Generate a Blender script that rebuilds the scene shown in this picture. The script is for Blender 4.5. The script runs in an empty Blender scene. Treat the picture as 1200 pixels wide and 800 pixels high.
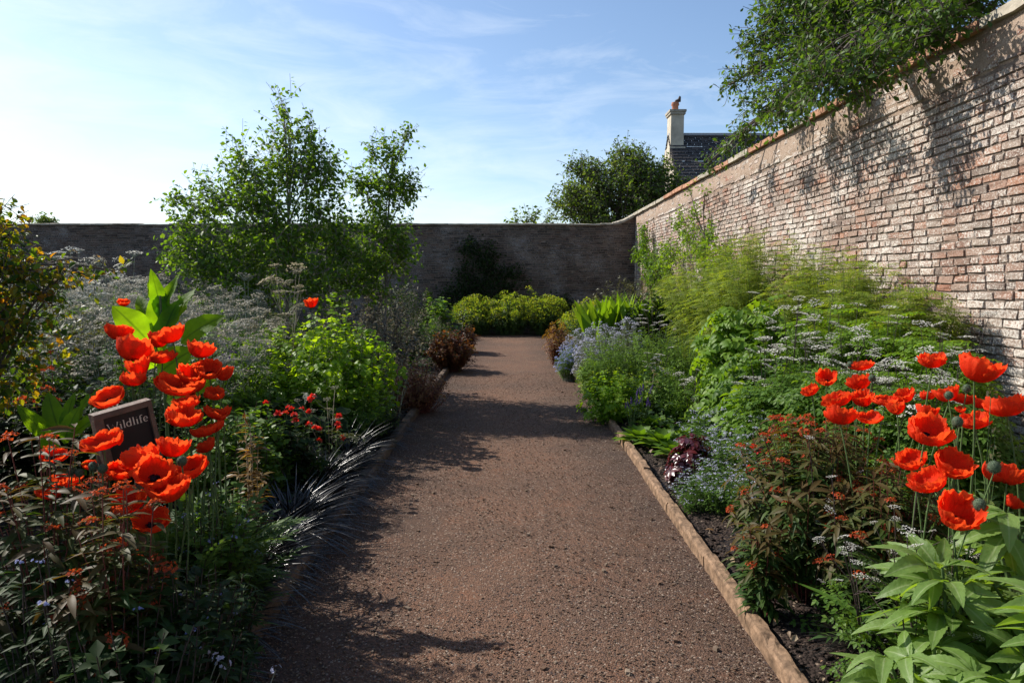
import bpy, math, random
import numpy as np
from math import radians as R
rng = np.random.default_rng(7)
C = bpy.context.scene.collection
sc = bpy.context.scene

# ------------------------------------------------------------------ camera model (photo pixels, 1200 x 800)
CAM = np.array([0.0, 0.0, 1.6]); F = 800.0; PITCH = R(5.0)
def ray(px, py):
    a, b = (px-600)/F, -(py-400)/F
    return np.array([a, math.cos(PITCH)+b*math.sin(PITCH), -math.sin(PITCH)+b*math.cos(PITCH)])
def P(px, py, Y):
    d = ray(px, py); return CAM + d*(Y/d[1])
def top(px, py, Y):
    p = P(px, py, Y); return p[0], Y, p[2]

# ------------------------------------------------------------------ scene object helpers
def setp(o, label=None, cat=None, group=None, kind=None):
    if label: o['label'] = label
    if cat: o['category'] = cat
    if group: o['group'] = group
    if kind: o['kind'] = kind
    return o
def thing(name, label, cat, loc=(0, 0, 0), rz=0.0, group=None):
    o = bpy.data.objects.new(name, None); C.objects.link(o)
    o.empty_display_size = 0.1
    o.location = loc; o.rotation_euler = (0, 0, rz)
    return setp(o, label, cat, group, 'thing')
def dup(root, loc, rz=0.0, s=1.0, label=None):
    r = root.copy(); C.objects.link(r); r.location = loc; r.rotation_euler = (0, 0, rz); r.scale = (s, s, s)
    if label: r['label'] = label
    for ch in list(root.children):
        c = ch.copy(); C.objects.link(c); c.parent = r
        for g in list(ch.children):
            d = g.copy(); C.objects.link(d); d.parent = c
    return r

class MB:
    """collects quads as numpy chunks and links them as one mesh object"""
    def __init__(s): s.V = []; s.F = []; s.T = []; s.n = 0
    def add(s, V, Fq, T=None):
        V = np.asarray(V, float).reshape(-1, 3)
        if not len(V): return
        s.V.append(V); s.F.append(np.asarray(Fq, int).reshape(-1, 4)+s.n)
        s.T.append(np.zeros(len(V)) if T is None else np.asarray(T, float).reshape(-1)); s.n += len(V)
    def mesh(s, name, mat, smooth=True):
        V = np.concatenate(s.V); Fq = np.concatenate(s.F); T = np.concatenate(s.T)
        m = bpy.data.meshes.new(name)
        m.vertices.add(len(V)); m.vertices.foreach_set('co', V.ravel().astype(np.float32))
        m.loops.add(len(Fq)*4); m.loops.foreach_set('vertex_index', Fq.ravel().astype(np.int32))
        m.polygons.add(len(Fq)); m.polygons.foreach_set('loop_start', np.arange(0, len(Fq)*4, 4, dtype=np.int32))
        m.polygons.foreach_set('use_smooth', np.full(len(Fq), smooth, dtype=bool))
        a = m.attributes.new('tl', 'FLOAT', 'POINT'); a.data.foreach_set('value', T.astype(np.float32))
        m.update(calc_edges=True)
        if mat: m.materials.append(mat)
        return m
    def obj(s, name, mat, parent=None, smooth=True):
        if not s.V: return None
        o = bpy.data.objects.new(name, s.mesh(name, mat, smooth)); C.objects.link(o)
        if parent: o.parent = parent
        return o

def nz(v): return v/np.maximum(np.linalg.norm(v, axis=-1, keepdims=True), 1e-9)

def box(mb, c, size, jit=0.0):
    c = np.array(c, float); h = np.array(size, float)/2
    V = np.array([[x, y, z] for z in (-1, 1) for y in (-1, 1) for x in (-1, 1)], float)*h + c
    if jit: V += rng.normal(0, jit, V.shape)
    mb.add(V, [[0, 2, 3, 1], [4, 5, 7, 6], [0, 1, 5, 4], [2, 6, 7, 3], [0, 4, 6, 2], [1, 3, 7, 5]])

def tubes(mb, paths, radii, sides=5, t=None, cap=True):
    paths = np.asarray(paths, float)
    if paths.ndim == 2: paths = paths[None]
    N, k, _ = paths.shape
    radii = np.broadcast_to(np.asarray(radii, float), (N, k))
    tan = nz(np.gradient(paths, axis=1))
    ref = np.where(np.abs(tan[:, :1, 2:3]) > 0.8, np.array([1., 0.13, 0]), np.array([0.05, 0.1, 1.]))
    u = nz(np.cross(tan, np.broadcast_to(ref, tan.shape))); w = np.cross(tan, u)
    a = np.arange(sides)*2*math.pi/sides
    ring = u[:, :, None]*np.cos(a)[None, None, :, None] + w[:, :, None]*np.sin(a)[None, None, :, None]
    V = paths[:, :, None] + ring*radii[:, :, None, None]
    i = np.arange(k-1)[:, None]*sides; j = np.arange(sides)[None]
    q = np.stack([i+j, i+(j+1) % sides, i+sides+(j+1) % sides, i+sides+j], -1).reshape(-1, 4)
    Fq = (np.arange(N)*k*sides)[:, None, None] + q[None]
    T = np.zeros((N, k, sides)) if t is None else np.broadcast_to(np.asarray(t, float).reshape(1, -1, 1), (N, k, sides))
    mb.add(V, Fq, T)

def qpath(b, c, e, k=5):
    t = np.linspace(0, 1, k)[None, :, None]
    b, c, e = b[:, None], c[:, None], e[:, None]
    return (1-t)**2*b + 2*t*(1-t)*c + t*t*e

# ------------------------------------------------------------------ leaf and flower templates: (V, F, t)
PROF = {
    'ovate': lambda t: np.sin(np.pi*t**0.75)**0.9*0.30 + 0.012,
    'lance': lambda t: np.sin(np.pi*t**0.85)*0.10 + 0.006,
    'blade': lambda t: 0.035*(1-t)**0.6 + 0.002,
    'round': lambda t: np.sqrt(np.maximum(np.sin(np.pi*np.clip(t, 0, 1)), 0))*0.45 + 0.01,
    'obov': lambda t: np.sin(np.pi*t**1.3)*0.24 + 0.02,
    'big': lambda t: np.sin(np.pi*t**0.8)**0.8*0.24 + 0.006,
    'hell': lambda t: np.sin(np.pi*np.clip(t, 0, 1)**0.8)**0.85*0.155 + 0.006,
}
def leaf(prof='ovate', nl=2, arch=0.15, fold=0.25, serr=0.0, wave=0.0, half=1):
    t = np.linspace(0, 1, nl+1); w = PROF[prof](t)
    if serr: w = w*(1+serr*np.where(np.arange(nl+1) % 2 == 0, -1, 1)*np.where((t > .08) & (t < .97), 1, 0))
    cols = np.linspace(-1, 1, 2*half+1)
    V = []
    for i in range(nl+1):
        for c in cols:
            z = -arch*t[i]**2 + fold*abs(c)*w[i] + wave*math.sin(t[i]*17+c*2)*abs(c)*w[i]
            V.append((t[i]*(1-0.25*arch*t[i]), c*w[i], z))
    n = len(cols); Fq = []
    for i in range(nl):
        for j in range(n-1):
            Fq.append((i*n+j, (i+1)*n+j, (i+1)*n+j+1, i*n+j+1))
    return np.array(V), np.array(Fq), (np.tile(np.abs(cols), nl+1) if half > 1 else np.repeat(t, n))
def merge(parts):
    V, Fq, T, n = [], [], [], 0
    for v, f, t in parts:
        V.append(v); Fq.append(f+n); T.append(t); n += len(v)
    return np.concatenate(V), np.concatenate(Fq), np.concatenate(T)
def xf(tm, pos, d, nrm, s=1.0):
    v, f, t = tm
    X = nz(np.array(d, float)); Z = np.array(nrm, float); Z = nz(Z-X*np.dot(X, Z)); Y = np.cross(Z, X)
    return (np.array(pos) + s*(v[:, :1]*X + v[:, 1:2]*Y + v[:, 2:]*Z), f, t)
def compound(lf, pairs=3, ls=0.45, terminal=True, ang=55, droop=0.25):
    """pinnate leaf along +x"""
    ps = []
    for i in range(pairs):
        x = 0.25+0.6*i/max(pairs-1, 1); z = -droop*x*x
        s = ls*(1-0.35*i/max(pairs, 1))
        for sg in (-1, 1):
            a = R(ang)
            ps.append(xf(lf, (x, 0, z), (math.cos(a), sg*math.sin(a), -0.2), (0.1, 0, 1), s))
    if terminal: ps.append(xf(lf, (0.88, 0, -droop*.8), (1, 0, -0.4), (0, 0, 1), ls))
    st = np.array([[0, -.008, 0], [0, .008, 0], [.9, .006, -droop*.8], [.9, -.006, -droop*.8]])
    ps.append((st, np.array([[0, 1, 2, 3]]), np.zeros(4)))
    return merge(ps)
def palmate(lf, n=3, spread=55, s=1.0):
    return merge([xf(lf, (0, 0, 0), (math.cos(R(a)), math.sin(R(a)), -0.05*abs(a)/40), (0, 0, 1), s*(1-abs(a)/260)) for a in np.linspace(-spread, spread, n)])
def petals5(r=1.0, n=5, cup=0.3):
    """tiny flower facing +x"""
    ps = []
    for k in range(n):
        a = 2*math.pi*k/n; b = math.pi/n*0.9
        d0 = np.array([0, math.cos(a-b), math.sin(a-b)]); d1 = np.array([0, math.cos(a), math.sin(a)]); d2 = np.array([0, math.cos(a+b), math.sin(a+b)])
        ps.append((np.array([[0, 0, 0], d0*.7*r+[cup*.7*r, 0, 0], d1*r+[cup*r, 0, 0], d2*.7*r+[cup*.7*r, 0, 0]]), np.array([[0, 1, 2, 3]]), np.array([0, .7, 1, .7])))
    return merge(ps)
def cluster(n, rad, flower, fs, flat=0.5, seed=1, up=0.6):
    """head of small flowers round +x"""
    g = np.random.default_rng(seed); ps = []
    for _ in range(n):
        r = rad*math.sqrt(g.random()); a = g.random()*6.283
        x = flat*rad*(1-(r/rad)**2)+g.normal(0, .1*rad)
        d = np.array([up+g.random()*.5, math.cos(a)*r/rad+g.normal(0, .3), math.sin(a)*r/rad+g.normal(0, .3)])
        ps.append(xf(flower, (x, r*math.cos(a), r*math.sin(a)), d, g.normal(0, 1, 3), fs*(.7+.6*g.random())))
    return merge(ps)
def spike(n, L, rad, flower, fs, seed=1):
    g = np.random.default_rng(seed); ps = []
    for i in range(n):
        x = L*g.random(); a = g.random()*6.283; r = rad*(1-0.75*x/L)
        d = np.array([.45, math.cos(a), math.sin(a)])
        ps.append(xf(flower, (x, r*math.cos(a), r*math.sin(a)), d, g.normal(0, 1, 3), fs*(.7+.6*g.random())))
    return merge(ps)
def umbel(n=15, rad=1.0, seed=1, per=6):
    """flat umbel opening along +x, apex of rays at origin, heads at x~0.55"""
    g = np.random.default_rng(seed); heads, rays = [], []
    for k in range(n):
        r = rad*math.sqrt((k+.5)/n); a = k*2.39996+g.random()*.3
        c = np.array([.62-.17*(r/rad)**2+g.normal(0, .03), r*math.cos(a), r*math.sin(a)])
        rr = .19*rad
        for q in range(per):
            b = g.random()*6.283; q_ = rr*math.sqrt(g.random())
            o = c+np.array([g.normal(0, .025), q_*math.cos(b), q_*math.sin(b)])
            u = nz(np.array([g.normal(0, .35), math.cos(b), math.sin(b)])); v = nz(np.cross(u, [1, g.normal(0, .3), g.normal(0, .3)])); s = .075*(.7+.6*g.random())
            heads.append((np.array([o-u*s, o-v*s, o+u*s, o+v*s]), np.array([[0, 1, 2, 3]]), np.full(4, .9)))
        w = np.array([0, -math.sin(a), math.cos(a)])*.012
        rays.append((np.array([-w, w, c+w, c-w]), np.array([[0, 1, 2, 3]]), np.zeros(4)))
        w = np.array([.014, 0, 0])
        rays.append((np.array([-w, w, c+w, c-w]), np.array([[0, 1, 2, 3]]), np.zeros(4)))
    return merge(heads), merge(rays)

def scatter(mb, tm, pos, d, nrm, size, t=None):
    v, f, tt = tm; pos = np.asarray(pos, float); N = len(pos)
    if N == 0: return
    X = nz(np.asarray(d, float)); Z = np.asarray(nrm, float); Z = nz(Z-X*(X*Z).sum(-1, keepdims=True)); Y = np.cross(Z, X)
    s = np.broadcast_to(np.asarray(size, float), (N,))[:, None, None]
    V = pos[:, None] + s*(v[None, :, 0:1]*X[:, None] + v[None, :, 1:2]*Y[:, None] + v[None, :, 2:3]*Z[:, None])
    Fq = (np.arange(N)*len(v))[:, None, None] + f[None]
    T = np.broadcast_to(tt, (N, len(v))) if t is None else np.broadcast_to(np.asarray(t)[:, None], (N, len(v)))
    mb.add(V, Fq, T)

# ------------------------------------------------------------------ materials
def newmat(name):
    m = bpy.data.materials.new(name); m.use_nodes = True
    nt = m.node_tree; nt.nodes.clear()
    out = nt.nodes.new('ShaderNodeOutputMaterial')
    return m, nt, out
def N_(nt, typ, **kw):
    n = nt.nodes.new(typ)
    for k, v in kw.items():
        if k in n.inputs: n.inputs[k].default_value = v
        else: setattr(n, k, v)
    return n
def ramp(nt, fac, stops, interp='LINEAR'):
    r = nt.nodes.new('ShaderNodeValToRGB'); e = r.color_ramp.elements; r.color_ramp.interpolation = interp
    while len(e) < len(stops): e.new(0.5)
    for el, (p, c) in zip(e, stops):
        el.position = p; el.color = (*c, 1) if len(c) == 3 else c
    nt.links.new(fac, r.inputs[0]); return r.outputs[0]
def mixc(nt, fac, a, b, mode='MIX'):
    m = nt.nodes.new('ShaderNodeMix'); m.data_type = 'RGBA'; m.blend_type = mode; m.clamp_factor = True
    L = nt.links
    for s, v in ((m.inputs[0], fac), (m.inputs[6], a), (m.inputs[7], b)):
        if isinstance(v, (int, float)): s.default_value = v
        elif isinstance(v, tuple): s.default_value = (*v, 1)
        else: L.new(v, s)
    return m.outputs[2]
def mrange(nt, v, a, b, c=0.0, d=1.0):
    n = nt.nodes.new('ShaderNodeMapRange'); n.clamp = True
    nt.links.new(v, n.inputs[0])
    for i, x in enumerate((a, b, c, d)): n.inputs[i+1].default_value = x
    return n.outputs[0]
def noise(nt, vec, scale, detail=4, rough=.55):
    n = nt.nodes.new('ShaderNodeTexNoise'); n.inputs['Scale'].default_value = scale; n.inputs['Detail'].default_value = detail; n.inputs['Roughness'].default_value = rough
    if vec is not None: nt.links.new(vec, n.inputs['Vector'])
    return n
def leafmat(name, cols, tfac=.35, tgain=(2.4, 2.2, 1.0), rough=.45, spec=.4, tip=None, tr=(.5, 1.0), bumpy=0.0):
    m, nt, out = newmat(name); L = nt.links
    g = nt.nodes.new('ShaderNodeNewGeometry')
    n = len(cols)
    col = ramp(nt, g.outputs['Random Per Island'], [(i/max(n-1, 1), c) for i, c in enumerate(cols)])
    if tip:
        at = nt.nodes.new('ShaderNodeAttribute'); at.attribute_name = 'tl'
        f = mrange(nt, at.outputs['Fac'], tr[0], tr[1])
        col = mixc(nt, f, col, tip)
    tc = nt.nodes.new('ShaderNodeTexCoord')
    nn = noise(nt, tc.outputs['Object'], 40, 3)
    col = mixc(nt, mrange(nt, nn.outputs[0], .35, .75, 0, .45), col, mixc(nt, 1.0, col, (.6, .62, .5), 'MULTIPLY'))
    p = N_(nt, 'ShaderNodeBsdfPrincipled', Roughness=rough); L.new(col, p.inputs['Base Color'])
    p.inputs['Specular IOR Level'].default_value = spec
    if bumpy:
        bn = noise(nt, tc.outputs['Object'], 55, 4); bb = nt.nodes.new('ShaderNodeBump'); bb.inputs['Strength'].default_value = bumpy; bb.inputs['Distance'].default_value = .01
        L.new(bn.outputs[0], bb.inputs['Height']); L.new(bb.outputs[0], p.inputs['Normal'])
    if tfac > 0:
        vm = nt.nodes.new('ShaderNodeVectorMath'); vm.operation = 'MULTIPLY'; L.new(col, vm.inputs[0]); vm.inputs[1].default_value = tgain
        tb = nt.nodes.new('ShaderNodeBsdfTranslucent'); L.new(vm.outputs[0], tb.inputs['Color'])
        mx = nt.nodes.new('ShaderNodeMixShader'); mx.inputs[0].default_value = tfac
        L.new(p.outputs[0], mx.inputs[1]); L.new(tb.outputs[0], mx.inputs[2]); L.new(mx.outputs[0], out.inputs[0])
    else: L.new(p.outputs[0], out.inputs[0])
    return m
def plain(name, col, rough=.7, var=.25, scale=30, spec=.3, bump=0.0, bscale=60):
    m, nt, out = newmat(name); L = nt.links
    tc = nt.nodes.new('ShaderNodeTexCoord'); n = noise(nt, tc.outputs['Object'], scale, 5)
    a = tuple(c*(1-var) for c in col); b = tuple(c*(1+var) for c in col)
    c = ramp(nt, n.outputs[0], [(.3, a), (.7, b)])
    p = N_(nt, 'ShaderNodeBsdfPrincipled', Roughness=rough); L.new(c, p.inputs['Base Color']); p.inputs['Specular IOR Level'].default_value = spec
    if bump:
        n2 = noise(nt, tc.outputs['Object'], bscale, 6)
        b_ = nt.nodes.new('ShaderNodeBump'); b_.inputs['Strength'].default_value = bump; b_.inputs['Distance'].default_value = .01
        L.new(n2.outputs[0], b_.inputs['Height']); L.new(b_.outputs[0], p.inputs['Normal'])
    L.new(p.outputs[0], out.inputs[0]); return m

M = {}
M['stem_green'] = plain('stem_green', (.08, .13, .04), .6)
M['stem_dark'] = plain('stem_dark', (.05, .035, .03), .6)
M['stem_red'] = plain('stem_red', (.14, .04, .03), .55)
M['stem_straw'] = plain('stem_straw', (.3, .26, .18), .7)
M['stem_pale'] = plain('stem_pale', (.26, .29, .22), .6)
M['bark'] = plain('bark', (.12, .10, .08), .85, .4, 14, .2, .6, 40)
M['birch_bark'] = plain('birch_bark', (.22, .2, .17), .7, .5, 9, .2, .4, 30)
M['birch'] = leafmat('birch_leaf', [(.055, .115, .016), (.085, .165, .02), (.13, .21, .03)], .45, (2.5, 2.3, .5), .5, .25)
M['wall_tree'] = leafmat('plum_leaf', [(.04, .085, .016), (.065, .13, .022), (.095, .165, .03)], .40, (2.2, 2.0, .6), .48, .3)
M['far_tree'] = leafmat('far_tree_leaf', [(.05, .095, .02), (.09, .145, .028), (.13, .17, .04)], .38, (2.2, 2.1, .6), .5, .2)
M['autumn'] = leafmat('autumn_leaf', [(.025, .06, .01), (.05, .11, .014), (.09, .15, .018), (.2, .19, .02), (.26, .13, .02)], .5, (2.8, 2.3, .45), .5, .2)
M['dark'] = leafmat('shade_dark_leaf', [(.010, .026, .006), (.02, .042, .009), (.035, .068, .015)], .3, (2.2, 2.1, .6), .55, .12)  # green kept near black: deep border shade is put into the leaf colour
M['mid'] = leafmat('mid_leaf', [(.05, .11, .016), (.08, .16, .02), (.12, .2, .03)], .42, (2.3, 2.1, .5), .5, .2)
M['fresh'] = leafmat('fresh_leaf', [(.09, .18, .016), (.13, .235, .02), (.17, .27, .03)], .42, (2.1, 1.9, .45), .5, .25)
M['lime'] = leafmat('lime_leaf', [(.12, .23, .014), (.16, .28, .02), (.21, .32, .035)], .54, (2.5, 2.2, .35), .48, .25)
M['limeyel'] = leafmat('lime_yellow_bract', [(.15, .25, .025), (.24, .3, .035), (.32, .3, .045)], .42, (1.7, 1.7, .6), .55, .2)
M['euphleaf'] = leafmat('euphorbia_leaf', [(.05, .10, .02), (.08, .14, .025), (.11, .16, .03)], .4, (2.1, 2.0, .6))
M['bigleaf'] = leafmat('big_leaf', [(.08, .18, .015), (.10, .21, .016), (.11, .22, .02)], .65, (3.4, 2.8, .25), .55, .15, tip=(.05, .11, .02), tr=(.12, .0), bumpy=.5)
M['olive'] = leafmat('olive_leaf', [(.06, .075, .03), (.1, .11, .04), (.13, .13, .05)], .3, (2.0, 1.9, .8))
M['feathery'] = leafmat('feathery_leaf', [(.12, .19, .025), (.18, .25, .035), (.27, .29, .07)], .45, (2.0, 1.9, .6), .55, .2)
M['grey'] = leafmat('grey_leaf', [(.09, .09, .07), (.16, .15, .12), (.25, .22, .18)], .3, (1.6, 1.5, 1.1), .6)
M['rust'] = leafmat('rust_leaf', [(.09, .035, .015), (.16, .055, .02), (.2, .09, .03), (.1, .09, .025)], .4, (2.1, 1.7, .8), .5)
M['orange'] = leafmat('orange_leaf', [(.2, .09, .05), (.28, .13, .07), (.22, .15, .05)], .4, (1.8, 1.6, 1.0), .5)
M['bronze'] = leafmat('bronze_leaf', [(.13, .07, .02), (.2, .12, .03), (.22, .15, .03)], .45, (2.0, 1.7, .6), .45)
M['fire'] = leafmat('red_tipped_leaf', [(.026, .065, .014), (.045, .095, .018), (.065, .105, .022)], .35, (2.2, 1.9, .6), .55, .2, tip=(.11, .045, .02), tr=(.74, 1.1))
M['firebr'] = leafmat('orange_bract', [(.42, .06, .02), (.52, .10, .025), (.3, .05, .03)], .4, (1.4, 1.2, .8), .6, .2)
M['poppy'] = leafmat('poppy_petal', [(.8, .045, .012), (.84, .066, .016), (.74, .032, .01)], .54, (1.25, 1.45, .9), .6, .1, tip=(.84, .085, .025), tr=(.6, 1.05))
M['meadow'] = leafmat('drift_flower', [(.22, .2, .16), (.36, .33, .27), (.58, .55, .48)], .35, (1.1, 1.1, 1.1), .7, .1)
_nt = M['poppy'].node_tree; _tc = _nt.nodes.new('ShaderNodeTexCoord'); _n = noise(_nt, _tc.outputs['Object'], 9, 5, .65); _n.inputs['Distortion'].default_value = 1.2
_b = _nt.nodes.new('ShaderNodeBump'); _b.inputs['Strength'].default_value = .22; _b.inputs['Distance'].default_value = .03
_nt.links.new(_n.outputs[0], _b.inputs['Height'])
for _q in _nt.nodes:
    if _q.type in ('BSDF_PRINCIPLED', 'BSDF_TRANSLUCENT'): _nt.links.new(_b.outputs[0], _q.inputs['Normal'])
M['poppyc'] = plain('poppy_centre', (.012, .008, .014), .7)
M['bud'] = plain('poppy_bud', (.07, .10, .055), .7, .35, 120, .3, .6, 300)
M['poppyleaf'] = leafmat('poppy_leaf', [(.045, .095, .028), (.075, .13, .035), (.1, .16, .05)], .3, (1.8, 1.8, .7), .6, .2)
M['white'] = leafmat('white_flower', [(.55, .53, .48), (.7, .68, .62), (.78, .77, .72)], .4, (1.1, 1.1, 1.1), .7, .2)
M['beige'] = leafmat('faded_flower', [(.3, .27, .2), (.42, .38, .29), (.5, .46, .36)], .35, (1.3, 1.25, 1.1), .7, .2)
M['blue'] = leafmat('blue_flower', [(.2, .24, .58), (.34, .36, .66), (.26, .3, .45)], .35, (1.2, 1.2, 1.1), .6, .2)
M['pblue'] = leafmat('pale_blue_flower', [(.42, .42, .58), (.52, .51, .62), (.36, .38, .52)], .35, (1.2, 1.2, 1.1), .6, .2)
M['violet'] = leafmat('violet_flower', [(.07, .04, .17), (.12, .07, .25)], .3, (1.3, 1.2, 1.2), .6, .2)
M['redfl'] = leafmat('scarlet_flower', [(.55, .02, .015), (.65, .035, .02)], .4, (1.4, 1.2, .9), .5)
M['black'] = leafmat('black_blade', [(.006, .007, .007), (.010, .010, .010), (.018, .016, .014), (.04, .034, .028)], 0, rough=.32, spec=.6)
M['heuch'] = leafmat('heuchera_leaf', [(.05, .008, .012), (.09, .012, .015), (.13, .02, .02)], .25, (2.4, 1.4, 1.2), .32, .8)
M['hell'] = leafmat('hellebore_leaf', [(.13, .215, .05), (.155, .25, .055), (.185, .28, .07)], .42, (1.9, 1.9, .4), .48, .4, tip=(.27, .35, .15), tr=(.16, .0), bumpy=.35)
M['deadleaf'] = leafmat('dead_leaf', [(.22, .12, .06), (.35, .22, .12), (.42, .32, .2), (.15, .08, .05)], .25, (1.4, 1.3, 1.1), .6)

def soilmat(name, c0, c1, c2, fine, patch, bumpd, c3=None):
    m, nt, out = newmat(name); L = nt.links
    tc = nt.nodes.new('ShaderNodeTexCoord'); co = tc.outputs['Object']
    v = nt.nodes.new('ShaderNodeTexVoronoi'); v.inputs['Scale'].default_value = fine; L.new(co, v.inputs['Vector'])
    n1 = noise(nt, co, patch, 5); n2 = noise(nt, co, fine*.45, 6, .7)
    sep = nt.nodes.new('ShaderNodeSeparateColor'); L.new(v.outputs['Color'], sep.inputs[0])
    col = ramp(nt, n1.outputs[0], [(.35, c0), (.65, c1)])
    if c3:
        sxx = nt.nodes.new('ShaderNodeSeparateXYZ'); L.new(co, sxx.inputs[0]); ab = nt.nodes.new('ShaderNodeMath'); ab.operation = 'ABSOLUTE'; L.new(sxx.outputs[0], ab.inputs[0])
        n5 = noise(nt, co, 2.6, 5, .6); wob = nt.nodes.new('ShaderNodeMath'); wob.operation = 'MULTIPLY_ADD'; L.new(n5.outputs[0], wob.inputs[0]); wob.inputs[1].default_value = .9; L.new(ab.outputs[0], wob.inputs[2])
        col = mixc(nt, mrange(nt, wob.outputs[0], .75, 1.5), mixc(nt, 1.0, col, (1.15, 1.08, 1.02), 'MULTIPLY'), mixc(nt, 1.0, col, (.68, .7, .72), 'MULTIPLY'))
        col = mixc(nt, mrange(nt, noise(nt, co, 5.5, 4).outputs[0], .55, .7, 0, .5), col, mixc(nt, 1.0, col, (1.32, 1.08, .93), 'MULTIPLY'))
    col = mixc(nt, mrange(nt, n2.outputs[0], .3, .7), mixc(nt, 1.0, col, (.55, .55, .55), 'MULTIPLY'), mixc(nt, 1.0, col, (1.35, 1.32, 1.3), 'MULTIPLY'))
    col = mixc(nt, mrange(nt, sep.outputs[0], .92, .97), col, c2)
    if c3: col = mixc(nt, mrange(nt, sep.outputs[1], .88, .95), col, c3)
    p = N_(nt, 'ShaderNodeBsdfPrincipled', Roughness=.92); p.inputs['Specular IOR Level'].default_value = .15
    L.new(col, p.inputs['Base Color'])
    ad = nt.nodes.new('ShaderNodeMath'); ad.operation = 'ADD'
    inv = nt.nodes.new('ShaderNodeMath'); inv.operation = 'MULTIPLY'; inv.inputs[1].default_value = -.9; L.new(v.outputs['Distance'], inv.inputs[0])
    L.new(inv.outputs[0], ad.inputs[0]); L.new(n2.outputs[0], ad.inputs[1])
    b = nt.nodes.new('ShaderNodeBump'); b.inputs['Strength'].default_value = .9; b.inputs['Distance'].default_value = bumpd
    L.new(ad.outputs[0], b.inputs['Height']); L.new(b.outputs[0], p.inputs['Normal']); L.new(p.outputs[0], out.inputs[0])
    return m
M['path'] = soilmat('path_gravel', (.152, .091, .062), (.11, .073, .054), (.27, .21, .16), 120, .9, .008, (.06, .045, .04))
M['soil'] = soilmat('bed_soil', (.075, .05, .038), (.05, .036, .03), (.2, .15, .11), 60, 2, .02, (.02, .016, .014))

def brickmat(name, cols, white, wlo, whi, mort=False):
    m, nt, out = newmat(name); L = nt.links
    g = nt.nodes.new('ShaderNodeNewGeometry'); tc = nt.nodes.new('ShaderNodeTexCoord'); co = tc.outputs['Object']
    n = len(cols)
    if mort: col = ramp(nt, noise(nt, co, 6, 6, .7).outputs[0], [(.3+.4*i/(n-1), c) for i, c in enumerate(cols)])
    else: col = ramp(nt, g.outputs['Random Per Island'], [(i/(n-1), c) for i, c in enumerate(cols)])
    n1 = noise(nt, co, 48, 8, .78); n2 = noise(nt, co, 1.1, 4); n3 = noise(nt, co, 70, 5, .7)
    col = mixc(nt, mrange(nt, n3.outputs[0], .3, .72), mixc(nt, 1.0, col, (.62, .6, .58), 'MULTIPLY'), mixc(nt, 1.0, col, (1.2, 1.2, 1.2), 'MULTIPLY'))
    a = nt.nodes.new('ShaderNodeMath'); a.operation = 'MULTIPLY_ADD'; L.new(n2.outputs[0], a.inputs[0]); a.inputs[1].default_value = .55; L.new(n1.outputs[0], a.inputs[2])
    r = nt.nodes.new('ShaderNodeMath'); r.operation = 'MULTIPLY_ADD'; L.new(g.outputs['Random Per Island'], r.inputs[0]); r.inputs[1].default_value = 0 if mort else -.08; 
    sp = nt.nodes.new('ShaderNodeMath'); sp.operation = 'MULTIPLY_ADD'; L.new(n3.outputs[0], sp.inputs[0]); sp.inputs[1].default_value = .5; sp.inputs[2].default_value = -.25
    a2 = nt.nodes.new('ShaderNodeMath'); a2.operation = 'ADD'; L.new(a.outputs[0], a2.inputs[0]); L.new(sp.outputs[0], a2.inputs[1]); L.new(a2.outputs[0], r.inputs[2])
    col = mixc(nt, mrange(nt, r.outputs[0], wlo, whi), col, white)
    # dark lichen and soot blotches
    n4 = noise(nt, co, 9, 7, .75)
    col = mixc(nt, mrange(nt, n4.outputs[0], .62, .72, 0, .7), col, (.1, .085, .075))
    p = N_(nt, 'ShaderNodeBsdfPrincipled', Roughness=.9); p.inputs['Specular IOR Level'].default_value = .2; L.new(col, p.inputs['Base Color'])
    b = nt.nodes.new('ShaderNodeBump'); b.inputs['Strength'].default_value = .8; b.inputs['Distance'].default_value = .012
    ad = nt.nodes.new('ShaderNodeMath'); ad.operation = 'ADD'; L.new(n1.outputs[0], ad.inputs[0]); L.new(n3.outputs[0], ad.inputs[1])
    L.new(ad.outputs[0], b.inputs['Height']); L.new(b.outputs[0], p.inputs['Normal']); L.new(p.outputs[0], out.inputs[0])
    return m
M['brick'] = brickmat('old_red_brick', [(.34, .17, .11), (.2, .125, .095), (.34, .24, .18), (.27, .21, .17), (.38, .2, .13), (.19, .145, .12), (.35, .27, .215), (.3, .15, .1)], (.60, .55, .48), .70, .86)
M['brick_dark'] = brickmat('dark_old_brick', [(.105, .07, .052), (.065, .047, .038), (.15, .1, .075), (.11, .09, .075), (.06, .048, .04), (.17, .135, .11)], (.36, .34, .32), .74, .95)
M['mortar'] = brickmat('lime_mortar', [(.16, .125, .10), (.22, .17, .135), (.3, .24, .19)], (.56, .5, .42), .88, 1.0, True)
M['render_band'] = brickmat('lime_render', [(.32, .23, .165), (.38, .285, .215), (.43, .34, .265)], (.6, .53, .45), .9, 1.02, True)
M['copstone'] = plain('grey_coping_stone', (.36, .32, .25), .9, .35, 6, .2, .8, 45)
M['copterra'] = plain('terracotta_coping', (.36, .19, .115), .85, .35, 7, .2, .8, 45)
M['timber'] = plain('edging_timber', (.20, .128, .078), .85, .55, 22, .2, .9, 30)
M['timber_dark'] = plain('dark_edging_timber', (.12, .085, .06), .85, .4, 8, .2, .9, 30)  # darker brown than the timber of the right edging
M['signframe'] = plain('sign_frame_wood', (.12, .075, .05), .6, .35, 20, .3, .4, 60)
M['signpanel'] = plain('sign_panel_black', (.013, .012, .012), .5, .2, 20)
M['signtext'] = plain('sign_lettering', (.62, .55, .42), .6, .1, 40)
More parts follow.
